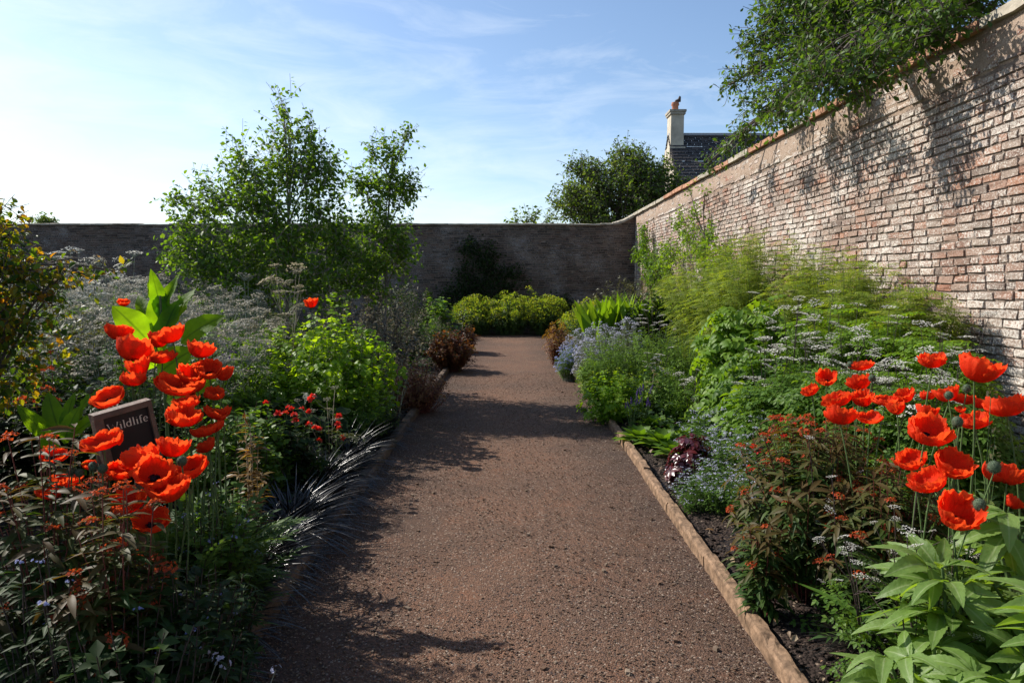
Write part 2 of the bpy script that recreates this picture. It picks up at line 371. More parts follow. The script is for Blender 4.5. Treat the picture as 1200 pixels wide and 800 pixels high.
M['slate'] = brickmat('roof_slate', [(.05, .048, .05), (.075, .07, .07), (.1, .085, .08)], (.2, .18, .16), 1.0, 1.15)
M['cream'] = plain('cream_render', (.46, .41, .32), .85, .3, 2.5, .2)
M['lead'] = plain('ridge_lead', (.3, .31, .33), .6)
M['terra'] = plain('terracotta_pot', (.4, .17, .1), .8)
M['seedpod'] = plain('seed_pod', (.42, .4, .2), .6)

# ------------------------------------------------------------------ world, sun, camera, render settings
SUN_AZ, SUN_EL = R(62), R(38)          # azimuth to the left of the view direction (+Y)
to_sun = np.array([-math.sin(SUN_AZ)*math.cos(SUN_EL), math.cos(SUN_AZ)*math.cos(SUN_EL), math.sin(SUN_EL)])
w = bpy.data.worlds.new('World'); sc.world = w; w.use_nodes = True
nt = w.node_tree; nt.nodes.clear()
sky = nt.nodes.new('ShaderNodeTexSky'); sky.sky_type = 'NISHITA'; sky.sun_disc = False
sky.sun_elevation = SUN_EL; sky.sun_rotation = -SUN_AZ; sky.altitude = 50; sky.air_density = 1.0; sky.dust_density = .7; sky.ozone_density = 2.6
tc = nt.nodes.new('ShaderNodeTexCoord'); gen = tc.outputs['Generated']
mp = nt.nodes.new('ShaderNodeMapping'); mp.inputs['Scale'].default_value = (2.2, 2.2, 9.0); mp.inputs['Rotation'].default_value = (R(6), R(-8), 0)
nt.links.new(gen, mp.inputs[0])
n1 = noise(nt, mp.outputs[0], 2.6, 9, .62); n1.inputs['Distortion'].default_value = .6
dt = nt.nodes.new('ShaderNodeVectorMath'); dt.operation = 'DOT_PRODUCT'; nt.links.new(gen, dt.inputs[0]); dt.inputs[1].default_value = (-.85, .52, .05)
sx = nt.nodes.new('ShaderNodeSeparateXYZ'); nt.links.new(gen, sx.inputs[0])
left = mrange(nt, dt.outputs['Value'], .25, .95, 0, 1)
low = mrange(nt, sx.outputs['Z'], .03, .36, 1, 0)
m1 = nt.nodes.new('ShaderNodeMath'); m1.operation = 'MULTIPLY'; nt.links.new(low, m1.inputs[0]); m1.inputs[1].default_value = .36
m2 = nt.nodes.new('ShaderNodeMath'); m2.operation = 'MULTIPLY_ADD'; nt.links.new(left, m2.inputs[0]); m2.inputs[1].default_value = .2; nt.links.new(m1.outputs[0], m2.inputs[2])
m3 = nt.nodes.new('ShaderNodeMath'); m3.operation = 'ADD'; nt.links.new(m2.outputs[0], m3.inputs[0]); nt.links.new(n1.outputs[0], m3.inputs[1])
cf = mrange(nt, m3.outputs[0], .62, 1.45, .0, .9)
skyc = mixc(nt, cf, sky.outputs[0], (6.2, 6.7, 7.2))
bg = nt.nodes.new('ShaderNodeBackground'); bg.inputs['Strength'].default_value = .118
nt.links.new(skyc, bg.inputs['Color'])
wo = nt.nodes.new('ShaderNodeOutputWorld'); nt.links.new(bg.outputs[0], wo.inputs[0])

sl = bpy.data.lights.new('sun', 'SUN'); sl.energy = 5.0; sl.angle = R(.5); sl.color = (1.0, .94, .86)
so = bpy.data.objects.new('sun', sl); C.objects.link(so)
from mathutils import Vector, Matrix, Euler
so.rotation_euler = Vector(to_sun).to_track_quat('Z', 'Y').to_euler(); so.location = (-20, 12, 25)

cd = bpy.data.cameras.new('camera'); cd.sensor_width = 36; cd.lens = 24; cd.clip_end = 2000; cd.clip_start = .05
co = bpy.data.objects.new('camera', cd); C.objects.link(co); co.location = CAM; co.rotation_euler = (math.pi/2-PITCH, 0, 0)
sc.camera = co
sc.view_settings.view_transform = 'Standard'; sc.view_settings.look = 'None'; sc.view_settings.gamma = 1.0
sc.view_settings.exposure = 0.58
sc.render.resolution_x = 1024; sc.render.resolution_y = 682
sc.cycles.max_bounces = 6; sc.cycles.transmission_bounces = 4; sc.cycles.diffuse_bounces = 3

# ------------------------------------------------------------------ ground, path, beds
def sheet(name, x0, x1, y0, y1, z, mat, nx=2, ny=2, amp=0.0, freq=3.0, edge=None, kind='structure'):
    mb = MB(); xs = np.linspace(x0, x1, nx); ys = np.linspace(y0, y1, ny)
    X, Y = np.meshgrid(xs, ys); Z = np.full_like(X, z)
    if amp: Z += amp*(np.sin(X*freq*1.3+Y*.7)+np.sin(Y*freq+X*1.9)+.7*np.sin(X*freq*2.7-Y*freq*2.1)+.4*np.sin(X*19+Y*7)*np.sin(Y*17))/2.5
    if edge is not None: Z += edge(X, Y)
    i = (np.arange(ny-1)[:, None]*nx+np.arange(nx-1)[None]).ravel()
    mb.add(np.stack([X, Y, Z], -1), np.stack([i, i+1, i+nx+1, i+nx], -1))
    o = mb.obj(name, mat); setp(o, kind=kind); return o
KR, KL = 1.07, -1.13        # inner faces of the edgings
sheet('ground', -400, 400, -60, 700, -.06, M['soil'])
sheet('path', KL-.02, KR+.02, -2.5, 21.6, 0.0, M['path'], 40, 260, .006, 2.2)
bump_r = lambda X, Y: .10*np.clip((X-KR-.1)/1.2, 0, 1)
bump_l = lambda X, Y: .10*np.clip((KL-.1-X)/1.2, 0, 1)
sheet('flower_bed', KR+.02, 4.02, -2.5, 22.3, .015, M['soil'], 60, 300, .014, 4, bump_r)
sheet('flower_bed', -17, KL-.02, -2.5, 22.3, .015, M['soil'], 120, 260, .014, 4, bump_l)

def stones(mb, n, xr, yr, smin, smax, z=0.004, ypow=2.0):
    x = rng.uniform(*xr, n); y = yr[0]+(yr[1]-yr[0])*rng.random(n)**ypow; s = smin+(smax-smin)*rng.random(n)**3
    cube = np.array([[a, b, c] for c in (-1, 1) for b in (-1, 1) for a in (-1, 1)], float)*[1, .75, .55]
    Fc = np.array([[0, 2, 3, 1], [4, 5, 7, 6], [0, 1, 5, 4], [2, 6, 7, 3], [0, 4, 6, 2], [1, 3, 7, 5]])
    V = cube[None]*(1+rng.normal(0, .22, (n, 8, 3))); a = rng.uniform(0, 6.28, n); ca, sa = np.cos(a)[:, None], np.sin(a)[:, None]
    V = np.stack([V[..., 0]*ca-V[..., 1]*sa, V[..., 0]*sa+V[..., 1]*ca, V[..., 2]], -1)*s[:, None, None]*.5
    V += np.stack([x, y, np.full(n, z)+s*.12], -1)[:, None]
    mb.add(V, (np.arange(n)*8)[:, None, None]+Fc[None])
M['stones'] = leafmat('gravel_stones', [(.11, .065, .042), (.15, .09, .058), (.13, .08, .052), (.24, .18, .13), (.09, .06, .045)], 0, rough=.85, spec=.2)
mb = MB(); stones(mb, 42000, (KL, KR), (2.0, 12), .003, .010); stones(mb, 260, (KL, KR), (2.2, 12), .010, .026)
setp(mb.obj('gravel', M['stones'], smooth=False), 'fine brown grit and small stones loose on the path', 'gravel', kind='stuff')
mb = MB(); stones(mb, 9000, (KR+.1, 3.2), (2.0, 8), .006, .03, .035)
setp(mb.obj('soil_crumbs', M['soil'], smooth=False), 'crumbs of dark soil on the right bed', 'soil', kind='stuff')
mb = MB(); n = 420
lx = rng.uniform(KR+.12, 2.1, n); ly = 2.1+6*rng.random(n)**1.6; d = rng.normal(0, 1, (n, 3)); d[:, 2] *= .25
scatter(mb, leaf('ovate', 3, .3, .5, wave=.5), np.stack([lx, ly, np.full(n, .07)], -1), d, rng.normal(0, .4, (n, 3))+[0, 0, 1], rng.uniform(.015, .06, n))
setp(mb.obj('leaf_litter', M['deadleaf']), 'dry brown fallen leaves and chips on the soil beside the edging', 'leaf litter', kind='stuff')

# timber edgings
def edging(name, label, x, wdt, hgt, mat, y0, y1, step):
    t = thing(name, label, 'edging', (x, y0, 0)); y = y0
    while y < y1:
        L = step*rng.uniform(.8, 1.2); k = 14; mb = MB()
        ys = np.linspace(y+.004, y+L-.004, k)-y0
        prof = np.array([[-.5, -.6], [-.5, .82], [-.36, 1.0], [.0, 1.03], [.36, 1.0], [.5, .82], [.5, -.6]])*[wdt, hgt]
        dx, dz = rng.normal(0, .003), rng.normal(0, .005); n = len(prof)
        V = np.zeros((k, n, 3)); V[..., 0] = prof[None, :, 0]+dx; V[..., 2] = prof[None, :, 1]+dz; V[..., 1] = ys[:, None]
        V += rng.normal(0, .0024, V.shape)*[1, .3, 1]
        i = (np.arange(k-1)[:, None]*n+np.arange(n-1)[None]).ravel()
        mb.add(V.reshape(-1, 3), np.stack([i, i+1, i+n+1, i+n], -1))
        for r_ in (0, k-1):
            c = V[r_]; mb.add(c[[0, 1, 5, 6]], [[0, 1, 2, 3]]); mb.add(c[[1, 2, 4, 5]], [[0, 1, 2, 3]])
        mb.obj('edging_board', mat, t, smooth=False); y += L
    return t
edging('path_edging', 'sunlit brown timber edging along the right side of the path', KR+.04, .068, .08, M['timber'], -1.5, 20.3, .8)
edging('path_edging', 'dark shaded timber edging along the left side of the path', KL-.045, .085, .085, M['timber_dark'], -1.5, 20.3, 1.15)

# ------------------------------------------------------------------ brick walls
def brickwork(mb, length, z0, z1, course=.075, bl=.225, detail=True, proud=(.005, .017), jit=.0038, ztop=None):
    """bricks in local space: wall face at y=0, facing -y, x along the wall"""
    nc = int((z1-z0)/course); B = []
    for r in range(nc):
        x = -rng.random()*bl
        while x < length:
            L = bl if rng.random() > .22 else bl*.5
            L *= rng.uniform(.93, 1.05)
            if x+L > 0: B.append((max(x, 0), min(x+L, length), z0+r*course, z0+(r+1)*course))
            x += L
    B = np.array(B); n = len(B); g = .006
    B[:, 0] += g+rng.random(n)*.005; B[:, 1] -= g+rng.random(n)*.005
    sag = .012*np.sin(B[:, 0]*.7+B[:, 2]*.4)+.008*np.sin(B[:, 0]*2.3)
    B[:, 2] += sag+g+rng.random(n)*.006; B[:, 3] += sag-g-rng.random(n)*.006
    if ztop is not None: B = B[B[:, 3] < ztop(B[:, 0])]; n = len(B)
    d = rng.uniform(*proud, n); e = np.where(rng.random(n) < .12, d*.25, d); bv = rng.uniform(.002, .007, n)
    def ring(y, ins):
        x0, x1, a, b = B[:, 0]+ins, B[:, 1]-ins, B[:, 2]+ins, B[:, 3]-ins
        return np.stack([np.stack([x0, y, a], -1), np.stack([x1, y, a], -1), np.stack([x1, y, b], -1), np.stack([x0, y, b], -1)], 1)
    o = np.zeros(n)
    V = np.concatenate([ring(o+.01, o), ring(-e+bv*.7, o), ring(-e, bv)], 1)
    V[:, 4:] += rng.normal(0, jit, V[:, 4:].shape)
    Fq = []
    for k in (0, 4):
        for j in range(4): Fq.append((k+j, k+(j+1) % 4, k+4+(j+1) % 4, k+4+j))
    Fq.append((8, 9, 10, 11))
    mb.add(V, (np.arange(n)*12)[:, None, None]+np.array(Fq)[None])

WX = 4.0; WY = 22.3; WTOP = 3.72; BTOP = 3.42
# right wall: local x runs from the far corner towards the camera
rw = thing('brick_wall', 'tall sunlit old brick wall with stone and terracotta coping along the right', 'wall', (WX, WY, 0), -math.pi/2)
LEN = 25.0
mb = MB(); brickwork(mb, LEN, -.05, WTOP-.36); mb.obj('brickwork', M['brick'], rw, smooth=False)
mb = MB(); box(mb, (LEN/2, .24, WTOP/2-.2), (LEN, .47, WTOP+.02)); mb.obj('mortar', M['mortar'], rw, smooth=False)
# rendered band below the coping, with the tops of bricks showing through
mb = MB(); k = 240; rows = 6
xs = np.linspace(0, LEN, k); V = np.zeros((rows, k, 3))
for r_ in range(rows):
    V[r_, :, 0] = xs; V[r_, :, 1] = -.017+rng.normal(0, .003, k); V[r_, :, 2] = WTOP-.37+r_*(.37-.005)/(rows-1)
V[0, :, 2] += rng.normal(0, .018, k); V[0, :, 1] = .005
i = (np.arange(rows-1)[:, None]*k+np.arange(k-1)[None]).ravel()
mb.add(V.reshape(-1, 3), np.stack([i, i+1, i+k+1, i+k], -1)); mb.obj('render_band', M['render_band'], rw)
mb = MB(); brickwork(mb, LEN, WTOP-.36, WTOP-.04, proud=(.010, .021), jit=.004); mb.obj('flush_brickwork', M['brick'], rw, smooth=False)
def coping_stone(parent, a, b, z0f, mat, y0=-.085, y1=.5, th=.11):
    mb = MB(); k = 6; xs = np.linspace(a+.006, b-.006, k)
    prof = np.array([[y0, 0], [y0, th*.72], [y0+.05, th*.95], [(y0+y1)/2, th*1.25], [y1-.05, th*.95], [y1, th*.72], [y1, 0]]); n = len(prof)
    V = np.zeros((k, n, 3)); V[..., 0] = xs[:, None]; V[..., 1] = prof[:, 0]+rng.normal(0, .006); V[..., 2] = prof[:, 1]+z0f(xs)[:, None]+rng.normal(0, .006)
    V += rng.normal(0, .004, V.shape)
    i = (np.arange(k-1)[:, None]*n+np.arange(n)[None]); j = np.arange(k-1)[:, None]*n+(np.arange(n)[None]+1) % n
    mb.add(V.reshape(-1, 3), np.stack([i, j, j+n, i+n], -1).reshape(-1, 4))
    for r_ in (0, k-1):
        c = V[r_]; mb.add(c, [[0, 1, 5, 6], [1, 2, 4, 5], [2, 3, 4, 4]][:2])
    mb.obj('coping_stone', mat, parent, smooth=False)
x = .05; flat = lambda xs: np.full(len(xs), WTOP+.003)
q = 0
while x < LEN:
    L = rng.uniform(.55, 1.05)
    coping_stone(rw, x, min(x+L, LEN), flat, M['copstone'] if rng.random() < .52 or x < 4 else M['copterra']); x += L
# back wall: local x runs left to right, ends at the corner
bw = thing('brick_wall', 'long shaded dark brick wall across the far end of the garden', 'wall', (-22, WY, 0), R(0.0))
BL = 26.0
rampf = lambda xs: BTOP+np.where(xs > BL-.75, (WTOP+.003-BTOP)*np.clip((xs-(BL-.75))/.75, 0, 1)**1.6, 0)
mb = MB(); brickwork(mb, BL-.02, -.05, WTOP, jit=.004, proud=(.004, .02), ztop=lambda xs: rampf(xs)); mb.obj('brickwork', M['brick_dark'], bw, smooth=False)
mb = MB(); xs = np.concatenate([[0], np.linspace(BL-.75, BL, 8)])
for a, b in zip(xs[:-1], xs[1:]):
    za, zb = rampf(np.array([a]))[0], rampf(np.array([b]))[0]
    mb.add([[a, 0, -.1], [b, 0, -.1], [b, 0, zb], [a, 0, za], [a, .45, -.1], [b, .45, -.1], [b, .45, zb], [a, .45, za]], [[0, 1, 2, 3], [3, 2, 6, 7], [5, 4, 7, 6]])
mb.obj('mortar', M['mortar'], bw, smooth=False)
x = 0.0
while x < BL-.8:
    L = rng.uniform(.7, 1.1); e = min(x+L, BL-.75); coping_stone(bw, x, e, rampf, M['copstone'], th=.055); x = e if e >= BL-.76 else x+L
for a in np.linspace(BL-.75, BL-.25, 3): coping_stone(bw, a, a+.26, rampf, M['copstone'], th=.10)

# ------------------------------------------------------------------ house beyond the wall
hx, hy = 6.62, 29.5
ho = thing('house', 'house with dark slate roof and cream chimney gable showing above the wall', 'house', (hx, hy, 0))
RZ = 7.75; EV = 3.9; HW = 2.7; HL = 11
mb = MB(); V = [[0, -HW, 0], [0, HW, 0], [0, HW, EV], [0, 0, RZ-.1], [0, -HW, EV], [HL, -HW, 0], [HL, HW, 0], [HL, HW, EV], [HL, 0, RZ-.1], [HL, -HW, EV]]
mb.add(V, [[0, 1, 2, 4], [2, 3, 3, 4][:4], [0, 4, 9, 5], [1, 6, 7, 2], [5, 9, 7, 6]][:1]+[[0, 5, 9, 4], [1, 2, 7, 6], [5, 6, 7, 9]])
mb.add([[0, -HW, EV], [0, HW, EV], [0, .05, RZ-.1], [0, -.05, RZ-.1]], [[0, 1, 2, 3]]); mb.add([[HL, -HW, EV], [HL, HW, EV], [HL, .05, RZ-.1], [HL, -.05, RZ-.1]], [[0, 1, 2, 3]])
mb.obj('wall', M['cream'], ho, smooth=False)
def slates(sgn):
    n_r = 30; run = math.hypot(HW+.25, RZ-EV+.24); B = []
    for r_ in range(n_r):
        s0 = run*r_/n_r; s1 = run*(r_+1.25)/n_r; x = -.05-(.15 if r_ % 2 else 0)
        while x < HL:
            B.append((max(x, -.05), min(x+.3, HL), s0, s1)); x += .305
    B = np.array(B); n = len(B); dy = -sgn*(HW+.25)/run; dz = -(RZ-EV+.24)/run
    lift = .02+rng.random(n)*.012
    def pt(x, s, l): return np.stack([x, (run-0*s)*0+dy*s, RZ+dz*s+l], -1)
    V = np.stack([pt(B[:, 0], B[:, 2], lift*0), pt(B[:, 1]-.006, B[:, 2], lift*0), pt(B[:, 1]-.006, B[:, 3], lift*1.6), pt(B[:, 0], B[:, 3], lift*1.6)], 1)
    mb.add(V, (np.arange(n)*4)[:, None]+np.arange(4)[None])
mb = MB(); slates(1); slates(-1); ro = mb.obj('roof', M['slate'], ho, smooth=False)
mb = MB(); box(mb, (HL/2, 0, RZ+.03), (HL, .22, .1)); mb.obj('ridge', M['lead'], ro, smooth=False)
mb = MB(); box(mb, (.28, 0, RZ+.0), (.54, .7, 1.6)); box(mb, (.28, 0, RZ-.8), (.66, .9, .5)); ch = mb.obj('chimney', M['cream'], ro, smooth=False)
mb = MB(); box(mb, (.28, 0, RZ+.84), (.64, .82, .1)); box(mb, (.28, 0, RZ+.93), (.7, .88, .09)); mb.obj('chimney_cap', M['copstone'], ro, smooth=False)
mb = MB(); tubes(mb, np.array([[.25, 0, RZ+.97], [.25, 0, RZ+1.2], [.25, 0, RZ+1.24], [.25, 0, RZ+1.35]]), [.15, .13, .17, .15], 12); mb.obj('chimney_pot', M['terra'], ro)
mb = MB(); tubes(mb, np.array([[.25, 0, RZ+1.33], [.27, 0, RZ+1.4], [.42, 0, RZ+1.44], [.44, 0, RZ+1.58], [.43, 0, RZ+1.62]]), [.05, .06, .09, .05, .015], 8); mb.obj('chimney_cowl', M['stem_dark'], ro)

# ================================================================== vegetation
T_min = leaf('ovate', 2, .12, .3)
T_ov = leaf('ovate', 3, .25, .3)
T_lan = leaf('lance', 4, .35, .3)
T_lan2 = leaf('lance', 2, .3, .3)
T_rnd = leaf('round', 3, .15, .2)
T_obov = leaf('obov', 4, .25, .25, wave=.25)
T_big = leaf('big', 10, .35, .25, wave=.18, half=2)
T_hell = leaf('hell', 22, .5, .34, serr=.055, wave=.05, half=2)
T_blade = leaf('blade', 5, .75, .4)
T_fern = compound(leaf('lance', 2, .2, .2), 5, .42, True, 60, .3)
T_thread = compound(leaf('blade', 2, .2, .2), 6, .4, True, 50, .25)
T_umbleaf = compound(compound(T_min, 2, .5, True, 60, .1), 3, .5, True, 55, .35)
T_ash = compound(leaf('ovate', 4, .3, .3, serr=.12), 3, .5, True, 62, .3)
T_lobed = palmate(leaf('obov', 4, .25, .3, serr=.1), 5, 85, .9)
T_popleaf = compound(leaf('lance', 3, .3, .3, serr=.3), 9, .26, True, 50, .4)
T_fl = petals5(1, 5, .3)
T_fl4 = petals5(1, 4, .5)
H_fire = cluster(26, .9, petals5(1, 4, .5), .22, .5, 3, .3)
H_blue = cluster(7, 1, T_fl, .34, .8, 4)
H_red = cluster(4, .5, petals5(1, 5, .2), .6, .6, 5)
H_euph = cluster(22, 1, T_rnd, .32, .9, 6, .5)
H_geum = cluster(6, .4, petals5(1, 5, .5), .8, .5, 8, .5)
H_spike = spike(30, 1, .13, T_fl4, .1, 9)
H_seed = cluster(9, 1, T_rnd, .25, .7, 11)
UM = [umbel(15, 1, k, 7) for k in range(3)]

def unit(n): return nz(rng.normal(0, 1, (n, 3)))
def dome(n, w, h, fill=.25, flat=.7):
    r = np.sqrt(rng.random(n))*.5*w; a = rng.random(n)*6.283
    z = h*np.sqrt(np.maximum(1-flat*(2*r/w)**2, .05))*(1-fill*rng.random(n)**1.5)
    return np.stack([r*np.cos(a), r*np.sin(a), z], -1)
def along(paths, ts):
    """points and tangents of (N,k,3) paths at parameters ts (N,m)"""
    N, k, _ = paths.shape; f = np.clip(ts, 0, .9999)*(k-1); i = f.astype(int); u = (f-i)[..., None]
    n = np.arange(N)[:, None]; a, b = paths[n, i], paths[n, i+1]
    return a+(b-a)*u, nz(b-a)

def stemmy(t, w, h, nst, leafT, lsize, nper, lmat, smat, sr=.004, t0=.15, head=None, hsize=.05, hmat=None, hprob=1.0, fill=.3,
           flat=.7, out=1.0, up=.35, whorl=0, droop=.0, hsplit=None, lean=(0, 0), names=('stems', 'foliage', 'blossom'), ltval=None, base=.25, taper=0.0, sides=4, curl=.12, hup=1.0):
    """a herbaceous plant: arching stems from the base, leaves along them, heads at their tips"""
    tip = dome(nst, w, h, fill, flat); tip[:, :2] += np.array(lean)*tip[:, 2:3]
    b = np.concatenate([tip[:, :2]*base*rng.uniform(.5, 1.2, (nst, 1)), np.zeros((nst, 1))-.02], 1)
    c = (b+tip)/2; c[:, 2] = tip[:, 2]*.62; c[:, :2] = b[:, :2]+(tip[:, :2]-b[:, :2])*.3+rng.normal(0, curl*w*.3, (nst, 2))
    path = qpath(b, c, tip, 7)
    mb = MB(); tubes(mb, path, sr*np.linspace(1, .4, 7), sides); mb.obj(names[0], smat, t)
    if nper:
        ts = t0+(1-t0)*rng.random((nst, nper)) if not whorl else t0+(1-t0)*np.repeat((np.arange(nper//whorl)+.5)/(nper//whorl), whorl)[None]+rng.normal(0, .012, (nst, nper//whorl*whorl))
        p, d = along(path, ts); p, d, tt = p.reshape(-1, 3), d.reshape(-1, 3), np.clip(ts, 0, 1).reshape(-1)
        o = unit(len(p)); o -= d*(o*d).sum(-1, keepdims=True); o = nz(o)
        dd = o*out+d*up+np.array([0, 0, -droop]); nn = d+rng.normal(0, .35, d.shape)+np.array([0, 0, .5])
        s = lsize*rng.uniform(.65, 1.25, len(p))*(1-taper*tt)
        mb = MB(); scatter(mb, leafT, p, dd, nn, s, None if ltval is None else tt); mb.obj(names[1], lmat, t)
    if head is not None:
        k = rng.random(nst) < hprob; p = path[k, -1]; d = nz(path[k, -1]-path[k, -2])
        d = nz(d*(1-.5*hup)+np.array([0, 0, .6*hup])+rng.normal(0, .2, d.shape))
        if hsplit: head_parts(t, hsplit, head, hmat, p, d, hsize*rng.uniform(.7, 1.2, len(p)))
        else:
            mb = MB(); scatter(mb, head, p, d, rng.normal(0, 1, p.shape), hsize*rng.uniform(.7, 1.2, len(p))); mb.obj(names[2], hmat, t)
    return path
HEADS = {}
def head_parts(t, name, head, mat, p, d, s):
    key = (name, id(head), mat.name)
    if key not in HEADS:
        mb = MB(); mb.add(*head); HEADS[key] = mb.mesh(name, mat)
    for a, b, c in zip(p, d, s):
        o = bpy.data.objects.new(name, HEADS[key]); C.objects.link(o); o.parent = t; o.location = a
        o.rotation_euler = (Vector(b).to_track_quat('X', 'Z').to_matrix() @ Matrix.Rotation(rng.random()*6.28, 3, 'X')).to_euler(); o.scale = (c, c, c)

def blobs_plant(t, blobs, ntw, leafT, lsize, per, tl, lmat, bmat, trunk, tr, limb_r=.03, upb=.3, drop=0.0, gap=.0, shell=.5, part=('trunk', 'crown', 'limb'), seed=0, nbr=10, jag=.25, limbs=True, lsv=(.7, 1.25), high=False):
    """woody plant: trunk path, limbs into blob centres, branchlets, twigs bearing leaves; local coordinates"""
    trunk = np.array(trunk, float); tm_, lm_ = MB(), MB()
    k = len(trunk); tubes(tm_, trunk, tr*np.linspace(1, .45, k), 8)
    mbL, mbB = MB(), MB(); vol = np.array([np.prod(r)**.72 for c, r in blobs]); ns = (ntw*vol/vol.sum()).astype(int)+1
    ph = rng.random((6,))*6
    for (c, r), n in zip(blobs, ns):
        c, r = np.array(c, float), np.array(r, float)
        i = min(int(np.clip((c[2]-r[2]*.8-trunk[0, 2])/max(trunk[-1, 2]-trunk[0, 2], .01), .1, 1)*(k-1)), k-1)
        a = trunk[k-1 if high else i]
        mid = (a+c)/2+np.array([0, 0, .12])*np.linalg.norm(c-a)+rng.normal(0, .05*np.linalg.norm(c-a), 3)
        lp = qpath(a[None], mid[None], c[None], 7)
        if limbs: tubes(mbB, lp, limb_r*np.linspace(1, .45, 7), 6)
        dr = unit(n*2); rad = shell+(1-shell)*rng.random(n*2)**.7; rad *= 1+rng.normal(0, jag*.5, n*2)
        q = c+dr*rad[:, None]*r
        if gap > 0:
            f = np.sin(q[:, 0]*2.1/r[0]*1.5+ph[0])+np.sin(q[:, 1]*3.1/r[1]+ph[1])+np.sin(q[:, 2]*3.3/r[2]+ph[2])+np.sin((q[:, 0]+q[:, 2])*5.3/r[0]+ph[3])
            kk = f > np.quantile(f, gap); q, dr = q[kk], dr[kk]
        q, dr = q[:n], dr[:n]; n2 = len(q)
        nb = min(nbr, n2); sel = rng.choice(n2, nb, replace=False)
        st = lp[0, rng.integers(3, 7, nb)]
        bp = qpath(st, (st+q[sel])/2+np.array([0, 0, .08])+rng.normal(0, .04, (nb, 3)), q[sel], 6)
        tubes(mbB, bp, limb_r*.34*np.linspace(1, .25, 6), 4)
        td = nz(dr*.7+unit(n2)*.6+np.array([0, 0, upb])); tip = q+td*tl*rng.uniform(.5, 1.4, (n2, 1)); tip[:, 2] -= drop*rng.random(n2)
        beg = q-td*tl*.5
        tp = qpath(beg, q+np.array([0, 0, .1*tl]), tip, 4)
        tubes(mbB, tp, np.full(4, limb_r*.10+.0008), 3)
        ts = (np.arange(per)[None]+rng.random((n2, per)))/per
        p, d = along(tp, ts); p, d = p.reshape(-1, 3), d.reshape(-1, 3)
        o = unit(len(p)); o -= d*(o*d).sum(-1, keepdims=True)
        dd = nz(o)+d*.5+np.array([0, 0, -.35-drop]); nn = rng.normal(0, .6, p.shape)+np.array([0, 0, .8])
        scatter(mbL, leafT, p+nz(o)*lsize*.2, dd, nn, lsize*rng.uniform(*lsv, len(p)))
    tm_.obj(part[0], bmat, t); mbB.obj(part[2], bmat, t); mbL.obj(part[1], lmat, t)

def blade_clump(t, n, L, mat, name='blades', w=1.0, spread=1.0, arch=.75):
    tm = leaf('blade', 6, arch, .35); v = tm[0].copy(); v[:, 1] *= w; tm = (v, tm[1], tm[2])
    a = rng.random(n)*6.283; el = rng.uniform(.35, 1.35, n)/spread; r = rng.random(n)*.05
    d = np.stack([np.cos(a)*np.cos(el), np.sin(a)*np.cos(el), np.sin(el)], -1)
    p = np.stack([r*np.cos(a), r*np.sin(a), np.zeros(n)], -1)
    mb = MB(); scatter(mb, tm, p, d, np.tile([0, 0, 1.], (n, 1))+rng.normal(0, .15, (n, 3)), L*rng.uniform(.6, 1.2, n)); return mb.obj(name, mat, t)

def gz(x):  # bed height
    return .015+.10*min(max(((x-KR-.1) if x > 0 else (KL-.1-x))/1.2, 0), 1)

# ---------------------------------------------------------------- trees
def tree_at(name, label, cat, x, Y, z=0, group=None): return thing(name, label, cat, (x, Y, z), 0, group)
def loc(px, py, Y, o):  # point relative to a base
    p = P(px, py, Y); return (p[0]-o[0], Y-o[1], p[2]-o[2])
# birch (several stems) and the slim one to its right
bx, by = P(335, 330, 9.2)[0], 9.2
t = tree_at('birch_tree', 'broad young birch tree with many upright stems before the far wall', 'tree', bx, by)
def b_(px, py, rx, rz, ry=None, Y=9.2): s = Y/F; return (loc(px, py, Y, (bx, by, 0)), (rx*s, (ry or rx)*s, rz*s))
BL1 = [b_(330, 285, 70, 60), b_(250, 290, 48, 52), b_(400, 290, 40, 58), b_(300, 235, 55, 50), b_(365, 235, 42, 58), b_(345, 190, 34, 52), b_(338, 150, 20, 42), b_(285, 195, 24, 36), b_(378, 190, 22, 40), b_(245, 235, 32, 32), b_(215, 265, 24, 28), b_(280, 330, 60, 35), b_(370, 335, 60, 30), b_(225, 310, 32, 32), b_(330, 122, 7, 18), b_(365, 155, 9, 20), b_(205, 232, 14, 14)]
blobs_plant(t, BL1, 2500, leaf('ovate', 3, .15, .2), .064, 6, .20, M['birch'], M['birch_bark'], [[0, 0, -.05], [.03, 0, .5], [-.02, .05, 1.1], [.03, 0, 1.7], [.05, 0, 2.3]], .035, .014, .5, .05, .34, .15, nbr=14)
t2x, t2y = P(448, 330, 9.6)[0], 9.6
t = tree_at('birch_tree', 'slim young birch tree standing right of the broad one', 'tree', t2x, t2y)
def b2(px, py, rx, rz): s = 9.6/F; return (loc(px, py, 9.6, (t2x, t2y, 0)), (rx*s, rx*s, rz*s))
blobs_plant(t, [b2(447, 275, 36, 40), b2(455, 225, 28, 34), b2(460, 185, 15, 26), b2(436, 178, 9, 22), b2(478, 160, 8, 12), b2(420, 215, 14, 22), b2(440, 320, 40, 30), b2(478, 218, 13, 18), b2(470, 290, 20, 18)], 900, leaf('ovate', 3, .15, .2), .062, 6, .17, M['birch'], M['birch_bark'], [[0, 0, -.05], [.02, 0, .7], [.05, 0, 1.5], [.08, 0, 2.3], [.14, 0, 3.0]], .025, .012, .6, .05, .25, .15, nbr=10)
